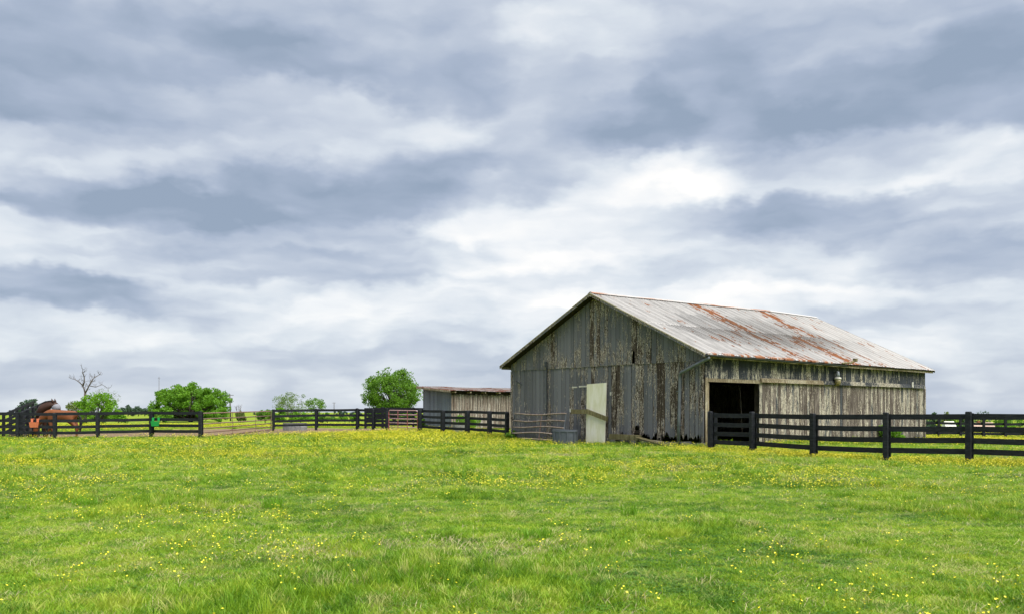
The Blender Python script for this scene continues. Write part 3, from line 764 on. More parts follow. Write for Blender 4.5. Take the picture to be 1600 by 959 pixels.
# ------------------------------------------------------------------ buckets on the left fence
def feeder(px, d, m, label):
    x, y = at(px, d); z = G(x, y)
    r = thing('fence_feeder', (x, y, z), 0, label, 'bucket', 'plastic feeders hooked over the fence rail')
    mb = MB(); wt, wb, dp = .20, .165, .17; z0, z1 = .63, .90; th = .012
    def ring(w_, dpt, z): return [(-w_, -dpt, z), (w_, -dpt, z), (w_, 0, z), (-w_, 0, z)]
    for rr in (ring(wb, dp, z0), ring(wt, dp + .04, z1), ring(wt - th, dp + .04 - th, z1), ring(wb - th, dp - th, z0 + th)):
        rr = [(a, b if b < -.03 else (b - (0 if rr[0][0] < -wb + 1e-6 and abs(rr[0][0]) >= wb - 1e-6 else th)), c) for a, b, c in rr]; mb.v += rr
    mb.f.append((3, 2, 1, 0))
    for L in (0, 4, 8):
        for j in range(4): mb.f.append((L + j, L + (j + 1) % 4, L + 4 + (j + 1) % 4, L + 4 + j))
    mb.f.append((12, 13, 14, 15)); o = mb.build('bin', m, r); fixn(o.data)
    for s_ in (-1, 1):
        MB().box((s_ * .15 - .055, -.018, .905), (s_ * .15 + .055, .012, 1.09)).build('hook', m, r)
        MB().box((s_ * .15 - .055, .013, 1.065), (s_ * .15 + .055, .14, 1.09)).build('hook_top', m, r)
    return r
feeder(54.5, 44.72, M['coral'], 'coral plastic feeder hooked on the fence below the chestnut horse')
feeder(243.5, 45.80, M['green_pl'], 'green plastic feeder hooked on the fence beside a post')

# ------------------------------------------------------------------ stock tanks
def tank(px, d, half, h, label, asp=.45, rz=0, mt='galv'):
    x, y = at(px, d); r = thing('stock_tank', (x, y, G(x, y)), rz, label, 'tank')
    mb = MB(); mb.lathe([(1, -.05), (1, h * .45), (1.015, h * .5), (1, h * .55), (1, h * .95), (1.03, h), (.97, h), (.96, h * .8)], 26, (0, 0, 0), half, half * asp); mb.build('shell', M[mt], r)
    mb = MB(); mb.lathe([(.955, h * .72), (.5, h * .721)], 26, (0, 0, 0), half, half * asp); mb.build('water', M['pane'], r)
tank(461, 60.0, .85, .52, 'low oval grey steel stock tank behind the pen fence', .5)
tank(720, 51.5, .55, .62, 'pale grey metal stock tank standing in front of the shed', .6, .6)

# ------------------------------------------------------------------ shed
sx0, sy0 = at(705, 58.5)
SZ = G(sx0, sy0)
sh = thing('shed', (sx0, sy0, SZ), BA, 'small low shed with grey end wall, bare board front and rusted roof', 'shed')
FL, FD = 10.5, 3.3
Hf, Hb = 2.88 - SZ, 3.18 - SZ
fr2 = MB()
for xx in np.linspace(.1, FL - .1, 5): fr2.box((xx - .06, .04, 0), (xx + .06, .16, Hf - .1))
fw = fr2.build('front_wall', M['frame'], sh)
xx = 0
while xx < FL:
    wd = rnd.uniform(.2, .27); top = Hf - .22 + rnd.uniform(-.05, .04)
    mb = MB(); mb.prism([(xx + s, 0, z) for s, z in plank_poly(wd - rnd.uniform(.02, .06), .05, top, top + rnd.uniform(-.03, .03), .1, rnd)], (0, -.025, 0)); o = mb.build('plank', M['shedtan'], fw, wear=rnd.gauss(0, .1)); fixn(o.data); xx += wd
MB().box((0, .005, Hf - .26), (FL, .03, Hf - .02)).build('head_board', M['frame'], fw)
fr2 = MB().box((.05, .1, 1.2), (.1, FD - .1, 1.32)); ew = fr2.build('end_wall', M['frame'], sh)
yy = 0
while yy < FD - .01:
    wd = min(rnd.uniform(.2, .27), FD - yy); zt = lambda v: Hf + (Hb - Hf) * v / FD - .03
    mb = MB(); mb.prism([(-.0, yy, .03), (0, yy + wd - .008, .03), (0, yy + wd - .008, zt(yy + wd)), (0, yy, zt(yy))], (-.025, 0, 0)); o = mb.build('plank', M['shedgrey'], ew, wear=rnd.gauss(0, .05)); fixn(o.data); yy += wd
MB().box((-.02, FD - .03, 0), (FL, FD, Hb - .05)).build('rear_wall', M['shedgrey'], sh, wear=0.0)
MB().box((FL, 0, 0), (FL + .03, FD - .035, Hf - .05)).build('far_wall', M['shedgrey'], sh, wear=0.0)
def sroof(x, y): return Hf + (Hb - Hf) * y / FD + .05 + .035 * math.sin(x * 1.1) * .6
rfm = MB()
for k in range(9): rfm.box((k * FL / 8.02 + .02, -.42, Hf - .13), (k * FL / 8.02 + .12, FD + .1, Hf - .02))
srf = rfm.build('roof', M['trim'], sh, wear=.1)
for k in range(16):
    mb = MB(); mb.pc = []; a, b = -.45 + k * .7, -.45 + (k + 1.03) * .7; nU = len(UU)
    lift = rnd.uniform(0, .035)
    for y_ in (-.5, FD / 2, FD + .2):
        for u in UU:
            x_ = a + (b - a) * u; mb.v.append((x_, y_, sroof(x_, y_) + rib(u) + .003 * (k % 2) + (lift if y_ < 0 else 0))); mb.pc.append((u * .7, y_ * .5, 0))
    for r_ in range(2):
        for j in range(nU - 1): mb.f.append((r_ * nU + j, r_ * nU + j + 1, (r_ + 1) * nU + j + 1, (r_ + 1) * nU + j))
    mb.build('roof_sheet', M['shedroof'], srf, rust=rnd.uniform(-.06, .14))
mb = MB(); mb.hexa([(-.47, -.5, Hf - .10), (-.44, -.5, Hf - .10), (-.44, FD + .2, Hb - .08), (-.47, FD + .2, Hb - .08), (-.47, -.5, Hf + .02), (-.44, -.5, Hf + .02), (-.44, FD + .2, Hb + .05), (-.47, FD + .2, Hb + .05)]); mb.build('rake_board', M['trim'], srf, wear=.1)

# ------------------------------------------------------------------ trees
def leaves_mesh(name, centers, radii, n_per, size, m, r, flat=.8, gap=.0):
    V_ = []; F_ = []
    for (c, rad), n in zip(zip(centers, radii), n_per):
        d = r.normal(size=(n, 3)); d /= np.linalg.norm(d, axis=1)[:, None]
        rr = rad * r.uniform(.25, 1, (n, 1)) ** .6
        pos = np.array(c) + d * rr * np.array([1, 1, flat])
        a = r.normal(size=(n, 3)); a[:, 2] *= .7; a += d * .4; a /= np.linalg.norm(a, axis=1)[:, None]
        b = np.cross(a, r.normal(size=(n, 3))); b /= np.linalg.norm(b, axis=1)[:, None] + 1e-9
        c2 = np.cross(a, b)
        s = size * r.uniform(.6, 1.4, (n, 1))
        base = len(V_) if not V_ else sum(x.shape[0] for x in V_)
        q = np.stack([pos - b * s, pos - c2 * s * .55 + b * s * .1, pos + b * s, pos + c2 * s * .55 - b * s * .05], 1).reshape(-1, 3)
        V_.append(q); F_.append(base + np.arange(n * 4).reshape(n, 4))
    V_ = np.concatenate(V_); F_ = np.concatenate(F_)
    me = bpy.data.meshes.new(name); me.vertices.add(len(V_)); me.vertices.foreach_set('co', V_.ravel())
    me.loops.add(F_.size); me.loops.foreach_set('vertex_index', F_.ravel().astype(np.int32))
    me.polygons.add(len(F_)); me.polygons.foreach_set('loop_start', np.arange(0, F_.size, 4, dtype=np.int32)); me.polygons.foreach_set('loop_total', np.full(len(F_), 4, dtype=np.int32))
    me.update(calc_edges=True); me.materials.append(m); return me
def branch(mb, p, d, L, r, depth, rr, spread=.7, up=.25, tips=None, kids=3):
    pts = [p]; rs = [r]; q = Vector(p); dv = Vector(d).normalized()
    for k in range(3):
        dv = (dv + Vector((rr.uniform(-.22, .22), rr.uniform(-.22, .22), rr.uniform(-.05, .2)))).normalized(); q = q + dv * L / 3; pts.append(q.copy()); rs.append(r * (1 - .42 * (k + 1) / 3))
    mb.tube(pts, rs, 5 if r > .03 else 4, False)
    if tips is not None: tips.append(q.copy())
    if depth <= 0: return
    for k in range(kids if rr.random() < .75 else kids - 1):
        i = 3 if k < 2 else 2
        nd = (dv + Vector((rr.uniform(-1, 1), rr.uniform(-1, 1), rr.uniform(-.4, .8) + up)) * spread).normalized()
        branch(mb, pts[i], nd, L * rr.uniform(.6, .82), rs[i] * rr.uniform(.6, .8), depth - 1, rr, spread, up, tips, kids)
def tree(name, px, d, top, wpx, m, label, seed, nclump=60, leaf=.13, per=90, low=.22, clump=.18, shape='round', trunk=.2, cat='tree', group=None, base_z=None, dens=1.0, bark='bark'):
    """top: pixel row of the crown's top; wpx: crown width in pixels"""
    x, y = at(px, d); z = G(x, y); H = CH + (HOR - top) / F * d - z; Wd = wpx / F * d / 2
    root = thing(name, (x, y, z), 0, label, cat, group); rr = random.Random(seed); nr = np.random.RandomState(seed)
    cs = []; rads = []
    zc = H * (low + (1 - low) / 2); hz = H * (1 - low) / 2
    cr = clump * min(Wd, hz) * 2
    tries = 0
    while len(cs) < nclump and tries < 4000:
        tries += 1
        v = Vector((rr.gauss(0, 1), rr.gauss(0, 1), rr.gauss(0, 1))).normalized() * rr.uniform(.35, 1) ** .5
        if shape == 'dome' and v.z < .1:
            k_ = rr.uniform(.2, 1.0) ** .7 / max(math.hypot(v.x, v.y), .2); v.x *= k_; v.y *= k_
        wob = 1 + .22 * mnoise.noise(v * 2.2 + Vector((seed, 0, 0)))
        c = Vector((v.x * (Wd - cr * .6) * wob, v.y * (Wd - cr * .6) * wob, zc + v.z * (hz - cr * .5) * wob))
        if c.z < cr * .15: continue
        cs.append(c); rads.append(cr * rr.uniform(.55, 1.15))
    tk = MB(); lean_ = Vector((rr.uniform(-.06, .06) * H, 0, 0)); fork = Vector((0, 0, max(H * low * .9, .3))) + lean_
    tk.tube([(0, 0, -.2), tuple(fork * .5), tuple(fork)], [trunk * 1.25, trunk, trunk * .85], 8)
    tk.build('trunk', M[bark], root, True)
    lm = MB()
    for c in cs[::2]:
        mid = fork.lerp(c, .5) + Vector((rr.uniform(-.1, .1), rr.uniform(-.1, .1), .06)) * H * .25
        lm.tube([fork * rr.uniform(.75, 1), mid, c], [trunk * .4, trunk * .22, trunk * .05], 4, False)
    lm.build('limb', M[bark], root, True)
    me = leaves_mesh('crown', [tuple(c) for c in cs], rads, [int(per * dens)] * len(cs), leaf, M[m], nr)
    link('crown', me, root); return root
def dead_tree(name, px, d, top, label, seed, r=.14, depth=4, fork=.3, spread=.55, lean_=0, mt='deadbark'):
    x, y = at(px, d); z = G(x, y); H = CH + (HOR - top) / F * d - z; root = thing(name, (x, y, z), 0, label, 'tree'); rr = random.Random(seed)
    mb = MB(); f = Vector((lean_ * H, 0, H * fork)); mb.tube([(0, 0, -.2), tuple(f * .5), tuple(f)], [r * 1.2, r, r * .9], 7); mb.build('trunk', M[mt], root, True)
    cb = MB()
    for a in range(3):
        t_ = a * 2.1 + rr.random(); branch(cb, f, (math.cos(t_) * .42, math.sin(t_) * .42, 1), H * .27, r * .75, depth, rr, spread, .35)
    mx = max(v[2] for v in cb.v); k = (H - f.z) / (mx - f.z); cb.v = [(f.x + (v[0] - f.x) * k, f.y + (v[1] - f.y) * k, f.z + (v[2] - f.z) * k) for v in cb.v]
    cb.build('bare_branches', M[mt], root, True); return root

tree('broad_tree', 298, 125, 597, 122, 'leaf_green', 'wide spreading bright green tree beyond the green feeder', 3, 300, .15, 78, .0, .12, 'dome', .3)
tree('round_tree', 612, 100, 573, 96, 'leaf_mid', 'tall round green tree beside the small shed', 5, 250, .11, 70, .08, .12, 'round', .2)
# the tall dead tree: trunk and three crooked limbs with twigs
dd_ = 110; dx_, dy_ = at(133, dd_); dz_ = G(dx_, dy_)
dt = thing('dead_tree', (dx_, dy_, dz_), 0, 'bare dead tree standing above the green bush', 'tree')
def dpt(px, py, yy=0): return Vector(((px - 133) / F * dd_, yy, CH + (HOR - py) / F * dd_ - dz_))
MB().tube([(0, 0, -.2), dpt(133.4, 640), dpt(132.6, 624), dpt(133.2, 612)], [.24, .19, .16, .14], 8).build('trunk', M['deadbark'], dt, True)
rr = random.Random(4); tw = MB()
for limb, r0 in (([(133, 613, 0), (130, 606, .2), (127, 600, .1), (123, 595, -.2), (118, 592, -.3)], .15), ([(128.5, 603, .15), (130.5, 596, .2), (131, 588, .1), (129, 582, 0), (129.5, 577, 0)], .14),
                 ([(133.4, 613, 0), (137, 609, -.2), (141, 602, -.3), (143.5, 596, -.2), (147, 590, 0), (155, 584, .2)], .15), ([(141, 602, -.3), (147, 604, .4), (155, 600, .8), (164, 606, 1.0)], .08), ([(143, 597, -.2), (143, 592, .2), (141, 588, .4)], .07), ([(135, 611, 0), (133, 603, .8), (136, 596, 1.2)], .09)):
    pts = [dpt(*q_) for q_ in limb]; MB().tube(pts, [.72 * r0 * (1 - .7 * i / (len(pts) - 1)) for i in range(len(pts))], 6).build('limb', M['deadbark'], dt, True)
    for q_ in pts[1:]:
        for _ in range(3):
            branch(tw, q_, (rr.uniform(-1, 1), rr.uniform(-1, 1), rr.uniform(-.1, .9)), rr.uniform(.2, .42), r0 * .2, 2, rr, .8, .15)
tw.build('twigs', M['deadbark'], dt)
tree('bushy_tree', 152, 104, 611, 66, 'leaf_weed', 'bright green bushy tree at the foot of the dead tree', 12, 110, .11, 55, .0, .12, 'dome', .15)
tree('bushy_tree', 118, 118, 624, 40, 'leaf_olive', 'low olive green tree left of the dead tree, behind the horses', 13, 30, .12, 70, .1, .2, 'dome', .12)
tree('sparse_tree', 164, 128, 604, 46, 'leaf_olive', 'thin half-leafed tree behind the bright green bushy tree', 14, 34, .09, 18, .2, .2, 'round', .1)
tree('far_tree', 47, 190, 621, 38, 'leaf_far', 'blue-green tree far behind the livestock ramp', 15, 40, .2, 70, .08, .19, 'dome', .2)
tree('far_tree', 28, 210, 634, 18, 'leaf_far', 'small blue-green tree at the far left beyond the ramp', 16, 16, .2, 50, .05, .25, 'dome', .15)
tree('pale_tree', 455, 120, 609, 62, 'leaf_pale', 'pale half-bare spring tree behind the stock tank fence', 17, 60, .09, 46, .08, .16, 'round', .13, bark='deadbark')
tree('spreading_tree', 494, 128, 616, 34, 'leaf_mid', 'small dark flat-topped tree right of the pale spring tree', 18, 24, .10, 60, .25, .2, 'round', .1)
dead_tree('dead_tree', 373, 125, 629, 'small bare dead tree seen above the long rusty gate', 21, .08, 3, .3, .7)
for i, (px, dist, top, wp, mt, lb) in enumerate([
    (415, 110, 637, 32, 'leaf_mid', 'low rounded dark bush at the hinge end of the long rusty gate'),
    (376, 118, 641, 16, 'leaf_olive', 'small bush below the little dead tree'),
    (437, 112, 634, 20, 'leaf_weed', 'small yellow-green bush behind the corner post of the pen fence'),
    (470, 113, 641, 60, 'leaf_weed', 'long low hedge bush below the pale spring tree'),
    (512, 116, 643, 40, 'leaf_mid', 'low bush right of the flat-topped tree'),
    (546, 120, 644, 34, 'leaf_weed', 'low bush left of the tall round tree'),
    (585, 112, 637, 30, 'leaf_mid', 'dark bush under the left side of the tall round tree'),
    (640, 108, 632, 34, 'leaf_mid', 'dark bush under the right side of the tall round tree'),
    (255, 118, 634, 40, 'leaf_green', 'green bush under the left edge of the broad tree'),
    (345, 119, 636, 30, 'leaf_green', 'green bush under the right edge of the broad tree'),
    (185, 112, 640, 30, 'leaf_weed', 'low bush right of the bright green bushy tree')]):
    tree('bush', px, dist, top, wp, mt, lb, 40 + i, 22, .13, 80, .0, .24, 'dome', .05, 'bush')
# far tree line
FL_ = [(192, 634, 14, 'leftmost'), (200, 632, 12, 'second from left'), (208, 635, 14, 'third from left'), (216, 633, 14, 'fourth from left'), (226, 636, 14, 'fifth from left'), (234, 637, 12, 'rightmost')]
for i, (px, top, wp, w_) in enumerate(FL_):
    tree('far_tree', px, 330 + 7 * i, top, wp, 'leaf_far', w_ + ' of six far blue-green trees between the dead tree and the broad tree', 70 + i, 14, .34, 46, .03, .27, 'dome', .25, group='trees of the left tree line')
for i, (px, top, wp, lb) in enumerate([(404, 641, 16, 'far blue-green tree left of the dark bush by the rusty gate'), (532, 641, 26, 'far blue-green tree under the short thin mast'), (556, 642, 22, 'far blue-green tree just left of the tall round tree')]):
    tree('far_tree', px, 380 + 7 * i, top, wp, 'leaf_far', lb, 80 + i, 14, .34, 46, .03, .27, 'dome', .25)
for i, (px, top, wp, mt, lb) in enumerate([(1463, 639, 20, 'leaf_far', 'bluish far tree just right of the barn corner'), (1493, 641, 28, 'leaf_mid', 'low rounded green tree above the far white house'),
      (1479, 642, 16, 'leaf_olive', 'brownish olive tree left of the rounded green one on the right horizon'), (1505, 644, 12, 'leaf_far', 'small far tree by the top of the big fence post'), (1533, 638, 28, 'leaf_far', 'wispy far tree above the brick houses'),
      (1590, 650, 60, 'leaf_mid', 'far hedge bush at the right edge behind the fences'), (1565, 651, 30, 'leaf_mid', 'far bush right of the brick houses'), (1450, 650, 20, 'leaf_far', 'far bush at the edge of the barn wall'), (1515, 651, 24, 'leaf_mid', 'far bush between the white house and the brick houses')]):
    tree('far_tree', px, 230 + 6 * i, top, wp, mt, lb, 90 + i, 20, .24, 55, .0, .24, 'dome', .2)
# thin masts and pole
def mast(name, px, d, top, r, label, lean_=0):
    x, y = at(px, d); z = G(x, y); H = CH + (HOR - top) / F * d - z; o = thing(name, (x, y, z), 0, label, 'pole')
    MB().tube([(0, 0, -.3), (-lean_ * .5, 0, H * .5), (-lean_, 0, H)], [r, r * .9, r * .75], 7).build('shaft', M['pole'], o, True)
    MB().tube([(-lean_ - .6 * r * 8, 0, H * .96), (-lean_ + .6 * r * 8, 0, H * .96)], r * .35, 5).build('cross_piece', M['pole'], o)
mast('utility_pole', 360.5, 140, 615, .13, 'bare leaning utility pole right of the broad tree', .15)
mast('radio_mast', 248.5, 420, 588, .13, 'thin tall radio mast behind the left edge of the broad tree')
mast('radio_mast', 522, 300, 628, .14, 'thin short mast right of the flat-topped tree')
# far houses right of the barn
def house(px, d, wpx, ztop, wm, label, chim=True):
    x, y = at(px, d); z = G(x, y); Wd = wpx / F * d; r = thing('house', (x, y, z), R(rnd.uniform(-6, 6)), label, 'house', None)
    hw = Wd / 2; He = ztop * .58; D = Wd * .7
    MB().box((-hw * .92, 0, -.5), (hw * .92, D, He)).build('wall', M[wm], r)
    mb = MB(); a = .35
    mb.prism([(-hw, -a, He - .05), (-hw * .82, D / 2, ztop), (hw * .82, D / 2, ztop), (hw, -a, He - .05)], (0, 0, .16)); mb.prism([(-hw, D + a, He - .05), (hw, D + a, He - .05), (hw * .82, D / 2, ztop), (-hw * .82, D / 2, ztop)], (0, 0, .16))
    for s_ in (-1, 1): mb.prism([(s_ * hw, -a, He - .05), (s_ * hw, D + a, He - .05), (s_ * hw * .82, D / 2, ztop)], (0, 0, .14))
    rf_ = mb.build('roof', M['roofpale' if wm == 'brick' else 'housewhite'], r); fixn(rf_.data)
    if chim: MB().box((hw * .2, D * .4, ztop - .5), (hw * .2 + .5, D * .4 + .5, ztop + .55)).build('chimney', M['brick'], rf_)
    for fx in (-.55, 0, .55): MB().box((fx * hw - .35, -.05, He * .42), (fx * hw + .35, -.005, He * .82)).build('window', M['pane'], r)
house(1486.5, 170, 19, 3.75, 'housewhite', 'low white house far behind the right fence', False)
house(1528.5, 180, 16, 3.6, 'brick', 'left one of two far brick houses with pale roofs')
house(1547.5, 185, 16, 3.6, 'brick', 'right one of two far brick houses with pale roofs', False)

# ------------------------------------------------------------------ horses
def skin_mesh(name, verts, edges, radii, m, lvl=2):
    me = bpy.data.meshes.new(name); me.from_pydata([tuple(v) for v in verts], edges, []); me.update()
    o = bpy.data.objects.new(name, me); COL.objects.link(o)
    sk = o.modifiers.new('s', 'SKIN'); sk.use_smooth_shade = True
    for i, r in enumerate(radii):
        rx, ry = r if isinstance(r, tuple) else (r, r); me.skin_vertices[0].data[i].radius = (rx, ry)
    me.skin_vertices[0].data[0].use_root = True
    ss = o.modifiers.new('d', 'SUBSURF'); ss.levels = ss.render_levels = lvl
    dg = bpy.context.evaluated_depsgraph_get(); ev = o.evaluated_get(dg); nm = bpy.data.meshes.new_from_object(ev)
    bpy.data.objects.remove(o); nm.materials.clear(); nm.materials.append(m); nm.name = name
    nm.polygons.foreach_set('use_smooth', [True] * len(nm.polygons)); return nm
def horse(loc, rz, coat, label, neck, head, scale=1.0, mask=False, stride=(.0, .18, -.05, .12), legmat=None):
    """faces +X locally; neck: list of (x, y, z, r); head: poll..muzzle list"""
    root = thing('horse', loc, rz, label, 'horse', None); root.scale = (scale,) * 3
    v = []; e = []; r = []
    def add(p, rad, par=None):
        v.append(p); r.append(rad); i = len(v) - 1
        if par is not None: e.append((par, i))
        return i
    pel = add((-.50, 0, 1.27), (.27, .28)); bar = add((-.15, 0, 1.20), (.29, .31), pel); ch_ = add((.22, 0, 1.20), (.27, .31), bar); wi = add((.45, 0, 1.27), (.22, .29), ch_)
    rump = add((-.78, 0, 1.27), (.19, .22), pel); dock = add((-.92, 0, 1.22), (.09, .10), rump)
    p_ = wi
    for (x, y, z, rad) in neck: p_ = add((x, y, z), (rad * .75, rad), p_)
    for (x, y, z, rad) in head: p_ = add((x, y, z), (rad * .8, rad), p_)
    for k, s_ in enumerate((-1, 1)):           # forelegs
        st = stride[k]; el_ = add((.40, s_ * .15, .95), (.12, .13), ch_); kn = add((.42 + st * .5, s_ * .15, .52), (.062, .065), el_); ca = add((.40 + st * .85, s_ * .15, .30), (.042, .045), kn)
        fe = add((.40 + st, s_ * .15, .14), (.05, .052), ca); add((.45 + st, s_ * .15, .04), (.062, .068), fe)
    for k, s_ in enumerate((-1, 1)):           # hind legs
        st = stride[2 + k]; stf = add((-.60, s_ * .16, .92), (.15, .19), pel); ho = add((-.84 + st * .4, s_ * .15, .56), (.066, .075), stf); ca = add((-.80 + st * .8, s_ * .15, .32), (.046, .05), ho)
        fe = add((-.79 + st, s_ * .15, .14), (.052, .055), ca); add((-.72 + st, s_ * .15, .04), (.062, .07), fe)
    link('body', skin_mesh('body', v, e, r, M[coat]), root)
    # tail
    link('tail', skin_mesh('tail', [(-.93, 0, 1.22), (-1.03, 0, 1.08), (-1.05, .01, .8), (-1.02, 0, .5), (-1.0, 0, .32)], [(0, 1), (1, 2), (2, 3), (3, 4)], [.045, .06, .075, .06, .03], M['mane']), root)
    # mane along the top of the neck
    pts = [Vector((.38, 0, 1.47))] + [Vector(n_[:3]) + Vector((-.02, 0, n_[3] * .80)) for n_ in neck] + [Vector(head[0][:3]) + Vector((0, 0, head[0][3] * .9))]
    link('mane', skin_mesh('mane', [tuple(q_) for q_ in pts], [(i, i + 1) for i in range(len(pts) - 1)], [.035] + [.06] * (len(pts) - 2) + [.045], M['mane']), root)
    h0 = Vector(head[0][:3]); h1 = Vector(head[-1][:3]); d = (h1 - h0).normalized(); back = Vector((0, 0, 1)) if abs(d.z) < .8 else Vector((-1, 0, 0))
    for s_ in (-1, 1):
        sd = d.cross(Vector((0, 0, 1)) if abs(d.z) < .95 else Vector((0, 1, 0))).normalized() * s_
        c = h0 + sd * .07 - d * .08; tip = c - d * .20 + sd * .04 + Vector((0, 0, .06))
        MB().tube([c, (c + tip) / 2, tip], [.045, .05, .008], 6).build('ear', M[coat], root, True)
        ec = h0 + d * .20 + sd * .085 + Vector((0, 0, .03)); MB().lathe([(.004, -.02), (.018, -.01), (.02, 0), (.018, .01), (.004, .02)], 8, tuple(ec)).build('eye', M['mane'], root, True)
    if mask:
        mp = [h0 - d * .03, h0 + d * .13, h0 + d * .32]; link('fly_mask', skin_mesh('fly_mask', [tuple(q_) for q_ in mp], [(0, 1), (1, 2)], [.20, .215, .17], M['mask']), root)
    return root
hx, hy = at(93, 47.0)
hc = horse((hx, hy, G(hx, hy) - .01), R(180), 'chestnut', 'chestnut horse grazing with lowered head behind the coral feeder', [(.62, 0, 1.22, .26), (.88, 0, 1.0, .19), (1.06, 0, .78, .15), (1.13, .0, .62, .13)],
      [(1.15, 0, .50, .125), (1.18, 0, .36, .115), (1.20, 0, .22, .08), (1.21, 0, .13, .07)], 1.04, False, (.28, -.22, .02, -.12))
hc.scale.x = 1.12
hx, hy = at(68, 49.2)
horse((hx, hy, G(hx, hy) - .01), R(-75), 'bay', 'dark bay horse in a pale face mask looking over the back of the chestnut', [(.50, .08, 1.42, .30), (.56, .28, 1.52, .26), (.62, .46, 1.58, .22), (.66, .58, 1.60, .19)],
      [(.70, .68, 1.58, .18), (.73, .76, 1.44, .17), (.76, .82, 1.28, .14), (.78, .85, 1.18, .12)], 1.18, True, (.05, -.05, .04, -.06))

# ------------------------------------------------------------------ weeds and shrubs by the buildings
def weed(px, d, w_, h, label, seed, m='leaf_weed', n=14, leaf=.05, per=60):
    x, y = at(px, d); r = thing('weed', (x, y, G(x, y)), 0, label, 'weed'); nr = np.random.RandomState(seed); rr = random.Random(seed)
    cs = [(rr.gauss(0, w_ * .35), rr.gauss(0, w_ * .3), h * rr.uniform(.2, .85)) for _ in range(n)]
    link('leaves', leaves_mesh('leaves', cs, [w_ * .28] * n, [per] * n, leaf, M[m], nr), r)
    sm = MB()
    for c in cs[::2]: sm.tube([(c[0] * .2, c[1] * .2, -.05), (c[0] * .7, c[1] * .7, c[2] * .6), c], [.012, .009, .004], 4, False)
    sm.build('stem', M['leaf_mid'], r)
pb_ = on_barn(15.2, -.55); 
def weed_at(x, y, *a, **k): weed(800 + x / y * F, y, *a, **k)
weed_at(pb_.x, pb_.y, .85, .95, 'leafy green bush growing against the bare board side of the barn', 201, per=110, n=20, leaf=.06)
pb_ = on_barn(-.25, 11.5); weed_at(pb_.x, pb_.y, .4, .55, 'green vine weed at the left corner of the barn', 202, 'leaf_mid', per=50)
weed(738, 57.5, .7, 1.15, 'bright weed in front of the shed, right of a thick post', 203)
weed(720, 57.8, .9, 1.1, 'bright weed in front of the shed behind the pale tank', 204)
weed(662, 60.2, .5, .75, 'green weed by the end wall of the shed', 205, 'leaf_mid')
weed(1572, 60.5, .7, .75, 'bushy weed by the distant fence near the right edge', 206)
# ------------------------------------------------------------------ grass and flowers (instanced)
def grassmat(name, cols, dry):
    m = bpy.data.materials.new(name); m.use_nodes = True; t = NT(m.node_tree); p = t.n['Principled BSDF']
    P = pos_of(t); rd = rand_of(t)
    n = t.noise(P, .30, 4, .6).outputs[0]; n2 = t.noise(P, 2.3, 3, .6).outputs[0]
    f = t.m('ADD', t.m('MULTIPLY', n, .5), t.m('ADD', t.m('MULTIPLY', n2, .62), t.m('MULTIPLY', rd, .28)))
    c = t.ramp(t.ss(f, .46, .90), cols)
    f2 = t.m('ADD', t.m('MULTIPLY', rd, .5), t.m('MULTIPLY', t.noise(P, .8, 4, .65).outputs[0], .8))
    c = t.mix(t.m('MULTIPLY', t.ss(f2, .74, .95), .75), c, dry)
    t.put(p.inputs['Base Color'], c); p.inputs['Roughness'].default_value = .5; p.inputs['Specular IOR Level'].default_value = .22
    tr = t.add('ShaderNodeBsdfTranslucent', ins={0: c}); mx = t.add('ShaderNodeMixShader', ins={0: .4, 1: p.outputs[0], 2: tr.outputs[0]})
    t.l.new(mx.outputs[0], t.n['Material Output'].inputs[0]); return m
GM = grassmat('meadow_grass', [(0, (.062, .165, .011)), (.35, (.165, .315, .016)), (.7, (.265, .405, .025)), (1, (.37, .455, .047))], (.48, .45, .20))
CM = grassmat('clover_leaf', [(0, (.045, .13, .014)), (.5, (.09, .22, .02)), (1, (.15, .29, .03))], (.16, .26, .06))
SM = simple('dry_straw', (.46, .40, .22), .8, 0, .15, 30)
FM, t_, p_ = mat('buttercup_petal'); t_.put(p_.inputs['Base Color'], t_.mix(rand_of(t_), (.85, .70, .008), (.80, .76, .03))); p_.inputs['Roughness'].default_value = .4
WMm = simple('clover_white', (.7, .7, .62), .8)
def blades(mb, n, rad, h0, h1, wd, rr, lean_=.5):
    for _ in range(n):
        a = rr.uniform(0, 6.28); q_ = rad * math.sqrt(rr.random()); x, y = math.cos(a) * q_, math.sin(a) * q_
        b = rr.uniform(0, 6.28); h = rr.uniform(h0, h1); l = h * rr.uniform(.1, lean_) * 1.3; dx, dy = math.cos(b), math.sin(b)
        w_ = wd * rr.uniform(.6, 1.3); c = rr.uniform(0, 6.28); px, py = -math.sin(c) * w_ / 2, math.cos(c) * w_ / 2
        i = len(mb.v)
        for f, fw_ in ((0, .8), (.5, 1), (.82, .7)):
            cx, cy, cz = x + dx * l * f * f, y + dy * l * f * f, h * f * (1 - .12 * f)
            mb.v += [(cx - px * fw_, cy - py * fw_, cz - .02 * (f == 0)), (cx + px * fw_, cy + py * fw_, cz - .02 * (f == 0))]
        mb.v.append((x + dx * l, y + dy * l, h * .88))
        mb.f += [(i, i + 1, i + 3, i + 2), (i + 2, i + 3, i + 5, i + 4), (i + 4, i + 5, i + 6)]
